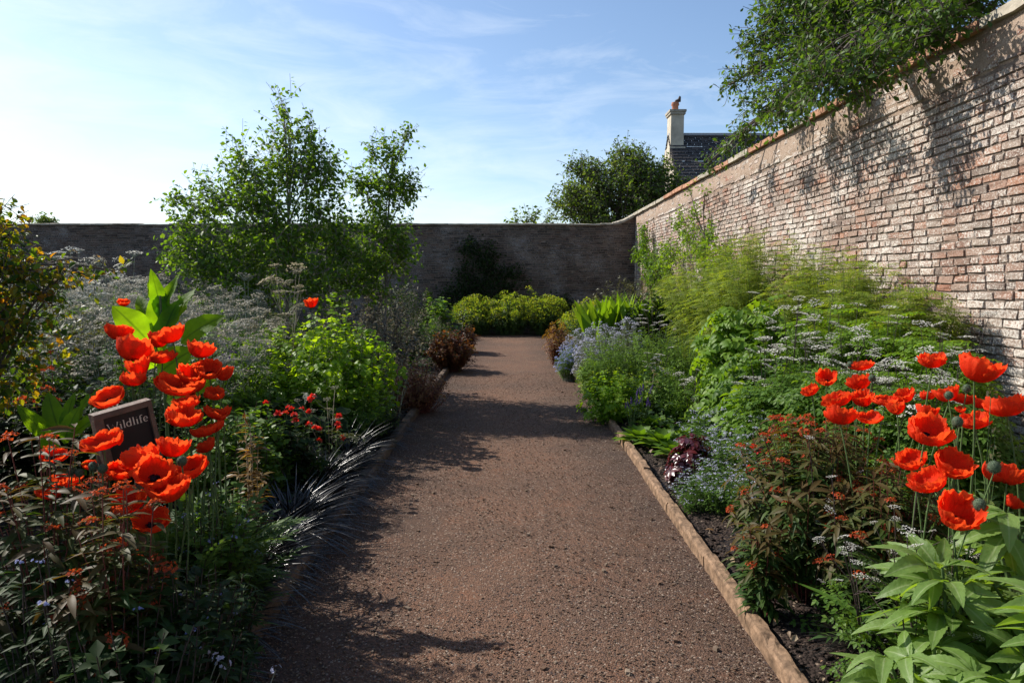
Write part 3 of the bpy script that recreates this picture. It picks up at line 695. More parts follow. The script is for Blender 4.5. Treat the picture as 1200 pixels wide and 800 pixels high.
# plum-like tree beyond the right wall, overhanging it
ox = np.array([5.6, 8.4, 0])
t = tree_at('fruit_tree', 'leafy green tree growing behind the sunlit wall and hanging over its coping', 'tree', *ox)
def b3(px, py, Y, r, rz=None): return (loc(px, py, Y, ox), (r, r*1.1, rz or r*.8))
BL3 = [b3(855, 100, 10, .16), b3(895, 48, 9.6, .36), b3(930, 88, 8.2, .42), b3(895, 126, 9.0, .33), b3(872, 158, 9.7, .22), b3(848, 175, 11, .17), b3(830, 192, 11.8, .12, .14), b3(960, 45, 8.8, .62), b3(965, 92, 6.9, .32), b3(945, 118, 7.6, .22), b3(1000, 55, 8.2, .6), b3(1020, 72, 6.7, .34), b3(1060, 30, 7.4, .6), b3(1075, 45, 6.2, .32), b3(1110, 10, 6.8, .5), b3(1150, -35, 6.2, .42), b3(1190, -70, 6, .42), b3(1000, -5, 8.5, .75), b3(1080, -50, 7.3, .8), b3(945, 0, 9, .55), b3(915, 132, 8.5, .26), b3(905, 15, 9.5, .26), b3(1000, 100, 6.8, .2), b3(880, 85, 9.8, .25), b3(1105, 22, 6.0, .24), b3(1030, 10, 9.5, 1.0)]
blobs_plant(t, BL3, 4200, leaf('obov', 3, .2, .3), .07, 6, .17, M['wall_tree'], M['bark'], [[0, 0, -.1], [.05, .1, 1.5], [0, 0, 2.6], [-.3, 0, 3.6], [-.6, .2, 4.7]], .14, .03, .25, .05, .2, .2, nbr=10, high=True)
# a small shoot hanging just below the coping
# dark tree behind the corner
ox = np.array([P(722, 200, 26.5)[0], 26.5, 0])
t = tree_at('tree', 'rounded dark green tree beyond the garden corner, left of the house chimney', 'tree', *ox)
BL4 = [b3(728, 235, 26.5, 1.6), b3(690, 225, 26.5, 1.0, 1.0), b3(760, 215, 26.5, 1.15), b3(735, 195, 26.5, .9), b3(690, 200, 26.5, .55), b3(670, 240, 26.3, .75), b3(780, 225, 26.5, .9), b3(712, 260, 26.3, 1.4), b3(668, 195, 26.5, .2, .25), b3(733, 178, 26.5, .35)]
blobs_plant(t, BL4, 2600, T_min, .14, 6, .4, M['far_tree'], M['bark'], [[0, 0, -.1], [0, 0, 1.5], [0, 0, 3.0], [.1, 0, 4.2]], .22, .07, .35, .05, .15, .35, nbr=10)
ox = np.array([P(622, 262, 25.5)[0], 25.5, 0])
t = tree_at('tree', 'thin pale twiggy treetop showing above the far wall', 'tree', *ox)
blobs_plant(t, [b3(622, 256, 25.5, .42, .3), b3(640, 262, 25.5, .35, .3), b3(606, 262, 25.5, .25, .2)], 60, T_min, .15, 4, .35, M['far_tree'], M['bark'], [[0, 0, -.1], [0, 0, 2], [0, 0, 3.3]], .06, .03, .6, 0, .2, .3)
ox = np.array([P(54, 262, 70)[0], 70, 0]); t = tree_at('tree', 'small low distant treetop just above the left end of the far wall', 'tree', *ox)
blobs_plant(t, [b3(50, 258, 70, .7, .5), b3(60, 260, 70, .6, .4), b3(54, 268, 70, 1.2, .8)], 260, T_min, .28, 5, .45, M['far_tree'], M['bark'], [[0, 0, -.1], [0, 0, 3], [0, 0, 6]], .2, .06, .3, 0, .2, .2)
# climbers
ox = np.array([P(565, 340, 22.1)[0], 22.05, 0])
t = tree_at('wall_climber', 'dark shrub trained flat against the far wall above the end of the path', 'climber', *ox)
def b5(px, py, Y, rx, rz, ry=.22): return (loc(px, py, Y, ox), (rx, ry, rz))
blobs_plant(t, [b5(560, 325, 22.05, .9, .6), b5(590, 328, 22.05, .8, .5), b5(565, 298, 22.1, .5, .5), b5(548, 290, 22.1, .25, .3), b5(540, 345, 22, .8, .5), b5(585, 355, 21.9, 1.0, .5)], 1000, T_min, .085, 6, .2, M['dark'], M['bark'], [[0, 0, 0], [0, .1, .6], [.05, .1, 1.6]], .05, .025, .3, 0, .1, .3)
ox = np.array([3.85, 20.2, 0])
t = tree_at('wall_climber', 'narrow leafy climber reaching up the sunlit wall beside the garden corner', 'climber', *ox)
def b6(px, py, Y, r, rz, rx=.13): p = P(px, py, Y); return ((-.12, Y-ox[1], p[2]), (rx, r, rz))
blobs_plant(t, [b6(764, 275, 19.6, .16, .3, .08), b6(760, 300, 20.2, .35, .35), b6(768, 290, 19.3, .3, .5), b6(775, 312, 18.6, .55, .4), b6(785, 325, 17.6, .7, .5, .25)], 620, T_min, .085, 5, .16, M['mid'], M['bark'], [[0, 0, 0], [0, .1, 1], [.0, .1, 2.2]], .03, .015, .4, 0, .15, .2)
ox = np.array([3.8, 13.6, 0])
t = tree_at('wall_climber', 'thin open climber with small leaves spreading over the sunlit wall', 'climber', *ox)
blobs_plant(t, [b6(822, 280, 14.4, .6, .45), b6(808, 262, 15.2, .35, .35, .1), b6(845, 300, 13.2, .7, .5, .2), b6(800, 305, 16, .9, .5, .25), b6(830, 250, 14, .22, .25, .08), b6(850, 275, 12.9, .3, .3, .08), b6(823, 225, 14.3, .08, .1, .05), b6(845, 226, 13.2, .1, .1, .05), b6(865, 318, 12, .8, .5, .25)], 620, T_min, .07, 5, .2, M['fresh'], M['bark'], [[0, 0, 0], [0, .1, 1], [.05, .1, 2.4]], .03, .014, .4, 0, .3, .1)
ox = np.array([4.0, 9.4, WTOP])
# ---------------------------------------------------------------- left border, back to front
def bush(name, label, px, ytop, Y, wpx, nst, leafT, lsize, nper, lmat, smat='stem_green', group=None, cat='shrub', hscale=1.0, **kw):
    x = P(px, 330, Y)[0]; z0 = gz(x); h = (P(px, ytop, Y)[2]-z0)*hscale; w_ = wpx/F*Y
    t = thing(name, label, cat, (x, Y, z0), 0, group)
    stemmy(t, w_, h, nst, leafT, lsize, nper, M[lmat], M[smat], **{**({'curl': .5, 'ltval': None} if cat == 'shrub' else {}), **{k: (M[v] if k == 'hmat' else v) for k, v in kw.items()}})
    return t
# woody dark bushes at the foot of the far wall, left half
for i, (px, yt, Y, w_, lab) in enumerate([(215, 318, 17.5, 150, 'dark bush behind the birch trees at the foot of the far wall'), (478, 330, 19.5, 95, 'dark green bush at the foot of the far wall left of the climber'), (40, 300, 15.5, 190, 'dark bush low at the left end of the far wall'), (655, 340, 21.2, 60, 'dark upright bush in the shade near the far corner'), (705, 345, 20.5, 80, 'shaded bush at the foot of the far wall near the corner')]):
    bush('bush', lab, px, yt, Y, w_, 130, T_min, .09, 26, 'dark' if i < 4 else 'olive', 'bark', fill=.6, base=.5)
bush('shrub', 'greyish shrub with pale dry seed heads behind the lime green bush', 432, 328, 9.6, 135, 170, T_min, .06, 34, 'grey', 'stem_dark', head=H_seed, hsize=.055, hmat='grey', fill=.5, base=.4)
bush('shrub', 'dark purplish seed-headed shrub right of the grey one', 475, 330, 12.5, 75, 90, T_min, .055, 22, 'dark', 'stem_dark', head=H_seed, hsize=.07, hmat='grey', fill=.5, base=.4)
bush('leafy_plant', 'bright green leafy clump beside the far end of the path', 515, 343, 15.5, 42, 60, T_ov, .12, 16, 'fresh', fill=.4, group=None, cat='plant')
bush('leafy_plant', 'yellow-green low clump between the grey shrub and the rust shrub', 492, 366, 14.3, 75, 120, T_lan2, .11, 18, 'mid', fill=.4, cat='plant')
bush('leafy_plant', 'upright dark clump with faded brown seed stems by the far path', 512, 372, 13.2, 45, 60, T_lan2, .10, 14, 'dark', 'stem_dark', head=H_seed, hsize=.06, hmat='grey', fill=.4, cat='plant')
bush('rust_shrub', 'dark rust-red rounded shrub leaning over the far left edging', 527, 384, 12.2, 62, 190, T_min, .065, 26, 'rust', 'stem_red', fill=.5, base=.4)
bush('rust_shrub', 'low rust-brown shrub at the far left bend of the path', 548, 378, 15.5, 30, 70, T_min, .06, 20, 'rust', 'stem_red', fill=.5, base=.4)
bush('spirea', 'pinkish orange fine-leaved shrub at the left edge beyond the black grass', 487, 418, 8.3, 78, 200, T_min, .034, 26, 'orange', 'stem_red', fill=.5, base=.4)
# lime bush
bush('lime_shrub', 'large lime green bush glowing in the sun left of the path', 372, 366, 6.9, 195, 340, T_rnd, .055, 30, 'lime', 'stem_green', fill=.75, flat=.55, base=.55, out=1, up=.1)
bush('lime_spire', 'tallest narrow lime green spire rising from the top of the lime bush', 398, 330, 7.1, 42, 36, T_rnd, .06, 18, 'lime', 'stem_green', fill=.4, base=.6, cat='plant')
bush('lime_shrub', 'smaller lime green bush nearer the poppies than the large one', 302, 418, 6.2, 105, 140, T_rnd, .055, 24, 'lime', 'stem_green', fill=.7, base=.5)
bush('leafy_plant', 'deep green soft feathery plant in front of the lime bush', 415, 455, 6.6, 110, 170, T_lan2, .05, 26, 'mid', fill=.6, base=.5, cat='plant')
bush('leafy_plant', 'shaded dark plant with broad glossy leaves under the lime bush', 345, 452, 5.7, 110, 46, T_ov, .17, 7, 'dark', fill=.5, cat='plant')
for px, py, Y, s in ((432, 380, 7.6, 1), (455, 405, 7.4, .9)):
    bush('grey_stemmed_plant', 'tall pale stemmed plant right of the lime bush' if s == 1 else 'shorter pale stemmed plant leaning toward the path', px, py, Y, 45, 14, T_lan2, .04, 10, 'grey', 'stem_pale', sr=.006, head=H_spike, hsize=.12, hmat='grey', fill=.3, base=.5, cat='plant')
# geums: red dots on thin stems
for px, yt, Y, lab in ((318, 448, 5.0, 'small red button flowers on thin stems, left clump below the lime bush'), (352, 440, 5.1, 'tallest thin stems with small red flowers before the lime bush'), (382, 462, 5.2, 'small red flowers on thin stems nearest the path')):
    bush('red_flowered_plant', lab, px, yt, Y, 42, 9, T_lan2, .05, 12, 'mid', sr=.0022, head=H_geum, hsplit='flower', hsize=.028, hmat='redfl', hprob=.85, fill=.45, cat='plant', group='small red flowers below the lime bush')
# umbel meadow
def umbel_plant(name, label, x, Y, h, nst, us, spread, wm='white', sm='stem_pale', leafy=8, lm='mid', group=None, seed=0, ul=.2, split=False):
    t = thing(name, label, 'plant', (x, Y, gz(x)), 0, group)
    tip = dome(nst, spread, h, .28, .3); b = np.concatenate([tip[:, :2]*.12, np.zeros((nst, 1))], 1)
    c = np.concatenate([tip[:, :2]*.35, tip[:, 2:]*.6], 1); pa = qpath(b, c, tip, 7)
    # side shoots, each with its own umbel
    st = pa[np.repeat(np.arange(nst), 2), rng.integers(3, 5, nst*2)]
    e = st+np.concatenate([rng.normal(0, .11, (nst*2, 2)), rng.uniform(.12, .3, (nst*2, 1))*h*.7], 1)
    pb = qpath(st, (st+e)/2+np.array([0, 0, -.02]), e, 5)
    mb = MB(); tubes(mb, pa, .0045*np.linspace(1, .45, 7), 4); tubes(mb, pb, .0022*np.linspace(1, .5, 5), 4)
    mbf = MB(); P_ = np.concatenate([tip, e]); n = len(P_); which = rng.integers(0, 3, n)
    dd = np.array([0, 0, 1.])+rng.normal(0, .22, (n, 3)); sz = us*rng.uniform(.6, 1.15, n); nn = rng.normal(0, 1, (n, 3))
    for k in range(3):
        q = which == k
        if split: head_parts(t, 'umbel', UM[k][0], M[wm], P_[q], dd[q], sz[q]); head_parts(t, 'umbel_rays', UM[k][1], M[sm], P_[q], dd[q], sz[q])
        else: scatter(mbf, UM[k][0], P_[q], dd[q], nn[q], sz[q]); scatter(mb, UM[k][1], P_[q], dd[q], nn[q], sz[q])
    mb.obj('stems', M[sm], t)
    if not split: mbf.obj('blossom', M[wm], t)
    if leafy:
        ts = rng.random((nst, leafy))*.7; p, d = along(pa, ts); p = p.reshape(-1, 3); d = unit(len(p)); d[:, 2] = np.abs(d[:, 2])*.4
        mb = MB(); scatter(mb, T_umbleaf, p, d, rng.normal(0, .3, p.shape)+[0, 0, 1], ul*rng.uniform(.6, 1.2, len(p))); mb.obj('foliage', M[lm], t)
    return t
G = 'white umbel flowers massed behind the left border'
G_M = 'meadow'
LG = 'white umbelled plant among the pale flower drift behind the left poppies'
protos = [umbel_plant('umbel_plant', LG, -2-.1*k, 6+k, 1.0, 7, .085, .62, wm='meadow', group=G, leafy=10, ul=.17) for k in range(4)]
for o in protos: o.location = (-40, -40, 0)
spots = []
for Y in np.arange(5.2, 11.0, .52):
    for px in np.arange(40, 325, 50*6/Y+12):
        px_ = px+rng.normal(0, 7); x = P(px_, 330, Y)[0]+rng.normal(0, .06)
        yt = np.interp(Y, [5.2, 6.5, 8, 11], [385, 362, 342, 328])+rng.normal(0, 8)
        if x < -1.7 and not (px_ > 300 and Y < 8): spots.append((x, Y+rng.normal(0, .1), yt))
for i, (x, Y, yt) in enumerate(spots):
    h = P(600, yt, Y)[2]-gz(x)
    o = protos[i] if i < 4 else dup(protos[i % 4], (0, 0, 0))
    o.location = (x, Y, gz(x)); o.scale = (1, 1, h/.95); o.rotation_euler = (0, 0, rng.random()*6.28)
for px, yt, Y, lab in ((85, 268, 8.5, 'tall white umbelled plant standing up against the dark left end of the wall'), (125, 288, 8.0, 'second tall white umbelled plant before the dark left wall'), (148, 271, 9.5, 'thin lone white umbel stem before the dark wall left of the birch')):
    x = P(px, 330, Y)[0]; umbel_plant('umbel_plant', lab, x, Y, P(px, yt, Y)[2]-gz(x), 8 if px < 140 else 3, .10, .55 if px < 140 else .3, split=True)
for px, yt, Y, lab in ((335, 308, 7.6, 'tall faded beige umbel heads in front of the birch'), (310, 345, 7.0, 'lower faded beige umbel plant below the birch'), (382, 452, 5.4, 'leaning pale dry umbel stalk over the red button flowers')):
    x = P(px, 330, Y)[0]; umbel_plant('faded_umbel_plant', lab, x, Y, P(px, yt, Y)[2]-gz(x), 5 if px < 350 else 3, .10 if px < 350 else .045, .5, 'beige', 'stem_straw', 4, 'olive', split=True)
for px, py, Y in ((262, 362, 5.6), (235, 362, 5.5)):
    bush('purple_flowered_plant', 'small purple flower heads among the white umbels, ' + ('right' if px > 250 else 'left') + ' of the pair', px, py, Y, 30, 5, T_lan2, .05, 8, 'mid', head=H_blue, hsize=.035, hmat='violet', cat='plant')
# filler shrubs: left border depth; far-left dark one added where only shade lies
for px, yt, Y, w_, m_, lab in ((35, 395, 5.0, 230, 'dark', 'dark shrub added to stand for the deep shade at the far left behind the poppies'), (150, 400, 4.6, 170, 'dark', 'dark shrub filling the shade behind the left poppies'), (250, 385, 5.6, 130, 'mid', 'mixed green shrub behind the poppies below the white drift'), (90, 345, 6.0, 150, 'olive', 'olive green bush below the pale umbels at the left'), (295, 470, 4.6, 90, 'mid', 'small-leaved green plant right of the upper poppies'), (255, 470, 4.2, 120, 'mid', 'green leafy plant between the poppies and the red button flowers'), (330, 500, 4.7, 90, 'dark', 'shaded feathery plant before the red button flowers')):
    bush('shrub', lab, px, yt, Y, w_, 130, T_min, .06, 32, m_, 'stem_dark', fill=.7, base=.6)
# tall shrub at the left edge of the frame
ox = np.array([P(-30, 330, 3.6)[0], 3.6, 0])
t = tree_at('tall_shrub', 'tall arching shrub with green, yellow and orange leaves at the left edge', 'shrub', *ox)
def b7(px, py, Y, r, rz=None): return (loc(px, py, Y, ox), (r, r, rz or r*.8))
blobs_plant(t, [b7(-25, 300, 3.6, .2), b7(-35, 262, 3.6, .2), b7(0, 340, 3.5, .2), b7(30, 318, 3.6, .13, .1), b7(70, 326, 3.6, .09, .07), b7(105, 322, 3.7, .07, .04), b7(135, 318, 3.7, .06, .03), b7(10, 375, 3.5, .18), b7(55, 350, 3.6, .1, .08), b7(0, 238, 3.6, .05, .07), b7(-80, 320, 3.6, .4), b7(-40, 420, 3.6, .42), b7(10, 275, 3.5, .08)], 620, T_ov, .043, 7, .12, M['autumn'], M['bark'], [[0, 0, -.05], [.02, 0, .5], [.05, 0, 1.0], [.0, 0, 1.6]], .014, .010, .2, .02, .2, .3)
mbv = MB()
bush('shrub', 'added tall dark shrub out of view, shading the near left border', -225, 245, 2.7, 340, 170, T_min, .07, 36, 'dark', 'stem_dark', fill=.7, base=.6)  # unseen, added left of the frame to throw shade on the near border
bush('shrub', 'added unseen dark shrub beyond the tall yellow-leaved one, for shade', -150, 275, 4.3, 260, 150, T_min, .07, 36, 'dark', 'stem_dark', fill=.7, base=.6)  # also outside the frame, a second shrub added as a shade caster
# big-leaved plants, leaves placed one by one
def big_leaf_plant(name, label, px, Y, leaves, mat, stalk):
    x = P(px, 330, Y)[0]; z0 = gz(x); t = thing(name, label, 'plant', (x, Y, z0)); mb = MB()
    o = np.array([x, Y, z0])
    for (x0, y0, x1, y1, dy0, dy1, wd, roll) in leaves:
        a = P(x0, y0, Y+dy0)-o; b = P(x1, y1, Y+dy1)-o; L = np.linalg.norm(b-a); d = (b-a)/L
        nr = np.array([roll, -1, .35]); v, f, tt = T_big; v = v.copy(); v[:, 1] *= 1.25*wd/L/.48*Y/F; v[:, 2] *= .8
        scatter(mb, (v, f, tt), [a], [d], [nr], [L])
    mb.obj('foliage', M[mat], t)
    s = np.array(stalk(o)); mb = MB(); tubes(mb, s, np.linspace(.012, .006, len(s)), 6); mb.obj('stem', M['stem_green'], t)
    return t
big_leaf_plant('broad_leaved_plant', 'upright plant with large glowing green leaves above the left poppies', 187, 3.75,
    [(187, 400, 184, 328, 0, 0, 22, .3), (187, 395, 193, 312, .03, .02, 16, -.3), (192, 380, 178, 310, .05, .0, 14, .6), (190, 395, 206, 335, -.03, .05, 18, -.5), (180, 392, 158, 332, .0, .1, 15, .5), (176, 402, 132, 353, -.05, -.15, 27, .7), (205, 380, 218, 330, 0, .05, 20, -.6), (212, 402, 252, 362, -.05, -.12, 25, -.6), (187, 412, 200, 345, -.05, -.05, 20, 0.), (185, 440, 215, 405, -.1, -.2, 30, -.3), (182, 430, 150, 400, -.1, -.2, 26, .4), (195, 470, 240, 440, -.1, -.2, 26, -.4), (185, 360, 172, 315, .06, .1, 10, .2), (192, 360, 200, 325, .06, .1, 10, -.2)],
    'bigleaf', lambda o: [[0, 0, -.02], [.01, 0, .5], [0, 0, 1.0], [0, 0, 1.45]])
big_leaf_plant('broad_leaved_plant', 'low rosette of bright green pointed leaves left of the wooden sign', 75, 3.05,
    [(72, 512, 49, 450, 0, .05, 18, .4), (78, 512, 78, 452, .0, .05, 12, 0), (84, 512, 100, 450, .0, .1, 10, -.4), (60, 515, 20, 474, 0, -.1, 15, .6), (80, 515, 110, 480, -.05, -.1, 14, -.5), (75, 520, 84, 475, -.08, -.1, 16, 0), (65, 530, 45, 500, -.05, -.15, 14, .4), (95, 480, 108, 452, 0, .05, 8, -.2)],
    'bigleaf', lambda o: [[0, 0, -.02], [.0, 0, .3], [0, 0, .8]])
# single red-topped euphorbia stem in the shade at the far left
bush('red_spurge', 'lone dark spurge stem topped with orange red bracts in the left shade', 35, 372, 3.9, 28, 4, T_lan, .07, 10, 'fire', 'stem_red', t0=.55, head=H_fire, hsplit='flower_head', hsize=.05, hmat='firebr', cat='plant', ltval=1)
bush('red_spurge', 'small dark spurge stem with faint orange bracts just behind the left rosette', 58, 396, 3.6, 18, 3, T_lan, .06, 9, 'fire', 'stem_red', t0=.7, head=H_fire, hsplit='flower_head', hsize=.03, hmat='firebr', cat='plant', ltval=1)
# bronze plant
bush('bronze_plant', 'bronze yellow leafy spike between the left poppies and the black grass', 285, 490, 3.7, 34, 9, T_lan, .085, 24, 'bronze', 'stem_straw', t0=.35, fill=.35, cat='plant', base=.5)
bush('bronze_plant', 'withered drooping brown flower head above the bronze leaves', 283, 462, 3.75, 6, 2, T_lan, .05, 9, 'rust', 'stem_straw', t0=.93, fill=.05, cat='plant', droop=1.2)

# ---------------------------------------------------------------- the sign
def sign():
    A = P(106, 486, 2.52); B = P(175, 467, 2.68); wv = B-A; Wd = np.linalg.norm(wv[:2]); rz = math.atan2(wv[1], wv[0])
    H = .245; zt = A[2]
    t = thing('wooden_sign', 'small black wooden board reading Wildlife Area among the left poppies', 'sign', (A[0], A[1], 0), rz)
    roll = math.atan2(wv[2], Wd)
    def tr(V):
        V = np.array(V, float); c, s = math.cos(roll), math.sin(roll)
        return np.stack([V[:, 0]*c-V[:, 2]*s, V[:, 1], V[:, 0]*s+V[:, 2]*c+zt], -1)
    fr = .024
    for nm, c, sz in (('frame_rail', (Wd/2, 0, -fr/2), (Wd, .05, fr)), ('frame_rail', (Wd/2, 0, -H+fr/2), (Wd, .05, fr)), ('frame_stile', (fr/2+.004, 0, -H/2), (fr+.008, .046, H-2*fr)), ('frame_stile', (Wd-fr*.3, 0, -H/2), (fr*.6, .046, H-2*fr))):
        mb = MB(); box(mb, c, sz, .0008); mb.V[0] = tr(mb.V[0]); mb.obj(nm, M['signframe'], t, smooth=False)
    mb = MB(); box(mb, (Wd/2, .004, -H/2), (Wd-.02, .02, H-.03)); mb.V[0] = tr(mb.V[0]); pn = mb.obj('panel', M['signpanel'], t, smooth=False)
    def arc(cx, cy, rx, ry, a0, a1, n=14): return [(cx+rx*math.cos(R(a)), cy+ry*math.sin(R(a))) for a in np.linspace(a0, a1, n)]
    GL = {'W': (.98, [[(.04, .72), (.27, 0), (.48, .62), (.7, 0), (.93, .72)], [(-.03, .72), (.13, .72)], [(.85, .72), (1.0, .72)]]),
          'i': (.26, [[(.13, 0), (.13, .46), (.06, .46)], [(.04, 0), (.22, 0)], [(.12, .63), (.14, .65)]]),
          'l': (.26, [[(.13, 0), (.13, .74), (.05, .74)], [(.04, 0), (.22, 0)]]),
          'd': (.52, [arc(.22, .23, .18, .235, 20, 340), [(.4, .74), (.4, 0), (.47, 0)], [(.33, .74), (.4, .74)]]),
          'f': (.34, [[(.14, 0), (.14, .56)]+arc(.27, .58, .13, .15, 170, 50, 6), [(.03, .45), (.28, .45)], [(.05, 0), (.25, 0)]]),
          'e': (.47, [[(.06, .25), (.39, .25)]+arc(.22, .24, .175, .24, 5, 315, 16)]),
          'A': (.76, [[(.06, 0), (.38, .74), (.69, 0)], [(.18, .26), (.57, .26)], [(-.02, 0), (.16, 0)], [(.59, 0), (.78, 0)]]),
          'r': (.37, [[(.13, 0), (.13, .46), (.05, .46)], [(.13, .3)]+arc(.27, .3, .12, .15, 150, 50, 6), [(.04, 0), (.23, 0)]]),
          'a': (.47, [arc(.2, .15, .14, .15, 0, 360), arc(.22, .32, .13, .15, 150, 10, 8)+[(.35, 0), (.42, 0)]])}
    mb = MB()
    def word(s, x0, z0, em):
        x = x0
        for chh in s:
            wd, strokes = GL[chh]
            for st in strokes:
                p = np.array(st)*em+[x, z0]; d = np.gradient(p, axis=0) if len(p) > 1 else p; d = d/np.maximum(np.linalg.norm(d, axis=1, keepdims=True), 1e-9)
                nrm = np.stack([-d[:, 1], d[:, 0]], -1); hw = em*(.018+.036*np.abs(d[:, 1:2]))
                a, b = p+nrm*hw, p-nrm*hw; k = len(p)
                y = np.full(k, -.0075)
                V = np.concatenate([np.stack([a[:, 0], y, a[:, 1]], -1), np.stack([b[:, 0], y, b[:, 1]], -1)]); i = np.arange(k-1)
                mb.add(tr(V), np.stack([i, i+k, i+k+1, i+1], -1))
            x += (wd+.045)*em
    word('Wildlife', .043, -.082, (Wd-.062)/3.66); word('Area', .085, -.195, (Wd-.062)/3.66)
    o = mb.obj('lettering', M['signtext'], pn, smooth=False)
    for x in (.04, Wd-.04):
        mb = MB(); tubes(mb, [[x, .035, -.02], [x, .035, zt-H*.5+x*.1]], [.016, .016], 8); mb.obj('post', M['signframe'], t)
sign()

# ---------------------------------------------------------------- poppies
def poppy_flower_mesh(seed, open_=1.0, layers=(3, 3)):
    g = np.random.default_rng(seed); mb = MB(); nu, nv = 13, 41
    for ly, n in enumerate(layers):
        for k in range(n):
            th0 = 2*math.pi*(k+ly*.5)/n+g.normal(0, .15); hw = math.pi/n*1.35
            op = open_*g.uniform(.9, 1.1)*(1 if ly == 0 else .84); ph = g.random(8)*6.28
            u = np.linspace(0, 1, nu)[:, None]; v = np.linspace(-1, 1, nv)[None]
            edge = 1-.22*np.abs(v)**3.5+.05*np.sin(v*4+ph[0])+.04*np.sin(v*11+ph[1])+.02*np.sin(v*23+ph[5])
            s = u*edge; q = s*1.5
            r = (.05+np.sin(np.clip(q*(.75+.35*op), 0, 1.62))*.50*(.72+.28*op))
            z = (1-np.cos(q))*.62*(1.55-.75*op)+.04*s-.10*max(op-1, 0)*3*s**3
            th = th0+v*hw*(.45+.55*u**.4)
            cr = (.020*np.sin(v*21+ph[2]+u*2)+.013*np.sin(v*43+ph[3]-u*3+.8*np.sin(u*9+v*3))+.008*np.sin(v*67+ph[5]+u*4)+.035*np.sin(v*6+u*5+ph[4])+.02*np.sin(u*14+v*5+ph[6]))*u**.8
            flop = .12*np.sin(v*2.2+ph[7])*u**3
            r = r+cr*.9+flop*.6-.025*ly; z = z+cr*.8-flop*.5
            V = np.stack([r*np.cos(th), r*np.sin(th), z+0*v], -1)+g.normal(0, .0025, (nu, nv, 3))
            i = (np.arange(nu-1)[:, None]*nv+np.arange(nv-1)[None]).ravel()
            mb.add(V.reshape(-1, 3), np.stack([i, i+1, i+nv+1, i+nv], -1), np.repeat(u.ravel(), nv))
    return mb.mesh('poppy_flower', M['poppy'])
FLOWERS = [poppy_flower_mesh(11+i, o, l) for i, (o, l) in enumerate([(1.0, (3, 3)), (.85, (3, 3)), (1.15, (3, 2)), (.7, (3, 3)), (.92, (2, 3)), (1.05, (3, 3)), (.8, (3, 2)), (1.25, (3, 3))])]
def centre_mesh():
    mb = MB(); tubes(mb, [[0, 0, .02], [0, 0, .08], [0, 0, .15], [0, 0, .17]], [.04, .10, .11, .02], 10)
    a = rng.random(60)*6.283; e = rng.uniform(.5, 1.2, 60); d = np.stack([np.cos(a)*np.cos(e), np.sin(a)*np.cos(e), np.sin(e)], -1)
    tubes(mb, qpath(d*.05, d*.12, d*.2+[0, 0, .01], 3), [.004, .004, .012], 3); return mb.mesh('poppy_centre', M['poppyc'])
CENTRE = centre_mesh()
def hairy_stem(tip, r=.0035, bend=.06):
    tip = np.array(tip, float); b = np.zeros(3); c = tip*.55+rng.normal(0, bend*tip[2], 3)*[1, 1, 0]
    mb = MB(); pa = qpath(b[None], c[None], tip[None], 8); tubes(mb, pa, r*np.linspace(1.1, .85, 8), 6)
    ts = rng.random((1, 160)); p, d = along(pa, ts); o = unit(160); tubes(mb, np.stack([p[0], p[0]+o*.008], 1), [.0005, .0002], 3)
    return mb, nz(pa[0, -1]-pa[0, -2])
def poppy(px, py, wpx, label, Y=None, group=None, tilt=None, fl=None, base=None):
    if Y is None: Y = 2.5
    tipw = P(px, py, Y); dia = wpx*Y/F
    bx_, by_ = base if base else (tipw[0]+rng.normal(0, .07), Y+rng.normal(.03, .08))
    bx_ = max(bx_, KR+.25) if bx_ > 0 else min(bx_, KL-.2)
    z0 = gz(bx_); tip = tipw-[bx_, by_, z0]-[0, 0, dia*.28]
    t = thing('poppy', label, 'poppy', (bx_, by_, z0), 0, group)
    mb, d = hairy_stem(tip); mb.obj('stem', M['stem_green'], t)
    f = bpy.data.objects.new('flower', FLOWERS[rng.integers(len(FLOWERS)) if fl is None else fl]); C.objects.link(f); f.parent = t
    f.location = tip; tl = rng.normal(0, .25, 2)+([0, 0] if tilt is None else tilt)
    f.rotation_euler = (tl[0], tl[1], rng.random()*6.28); f.scale = (dia*.98, dia*.98, dia*rng.uniform(.8, 1.05))
    c = bpy.data.objects.new('flower_centre', CENTRE); C.objects.link(c); c.parent = f
    return t
GLP = 'red poppies clustered round the wooden sign'
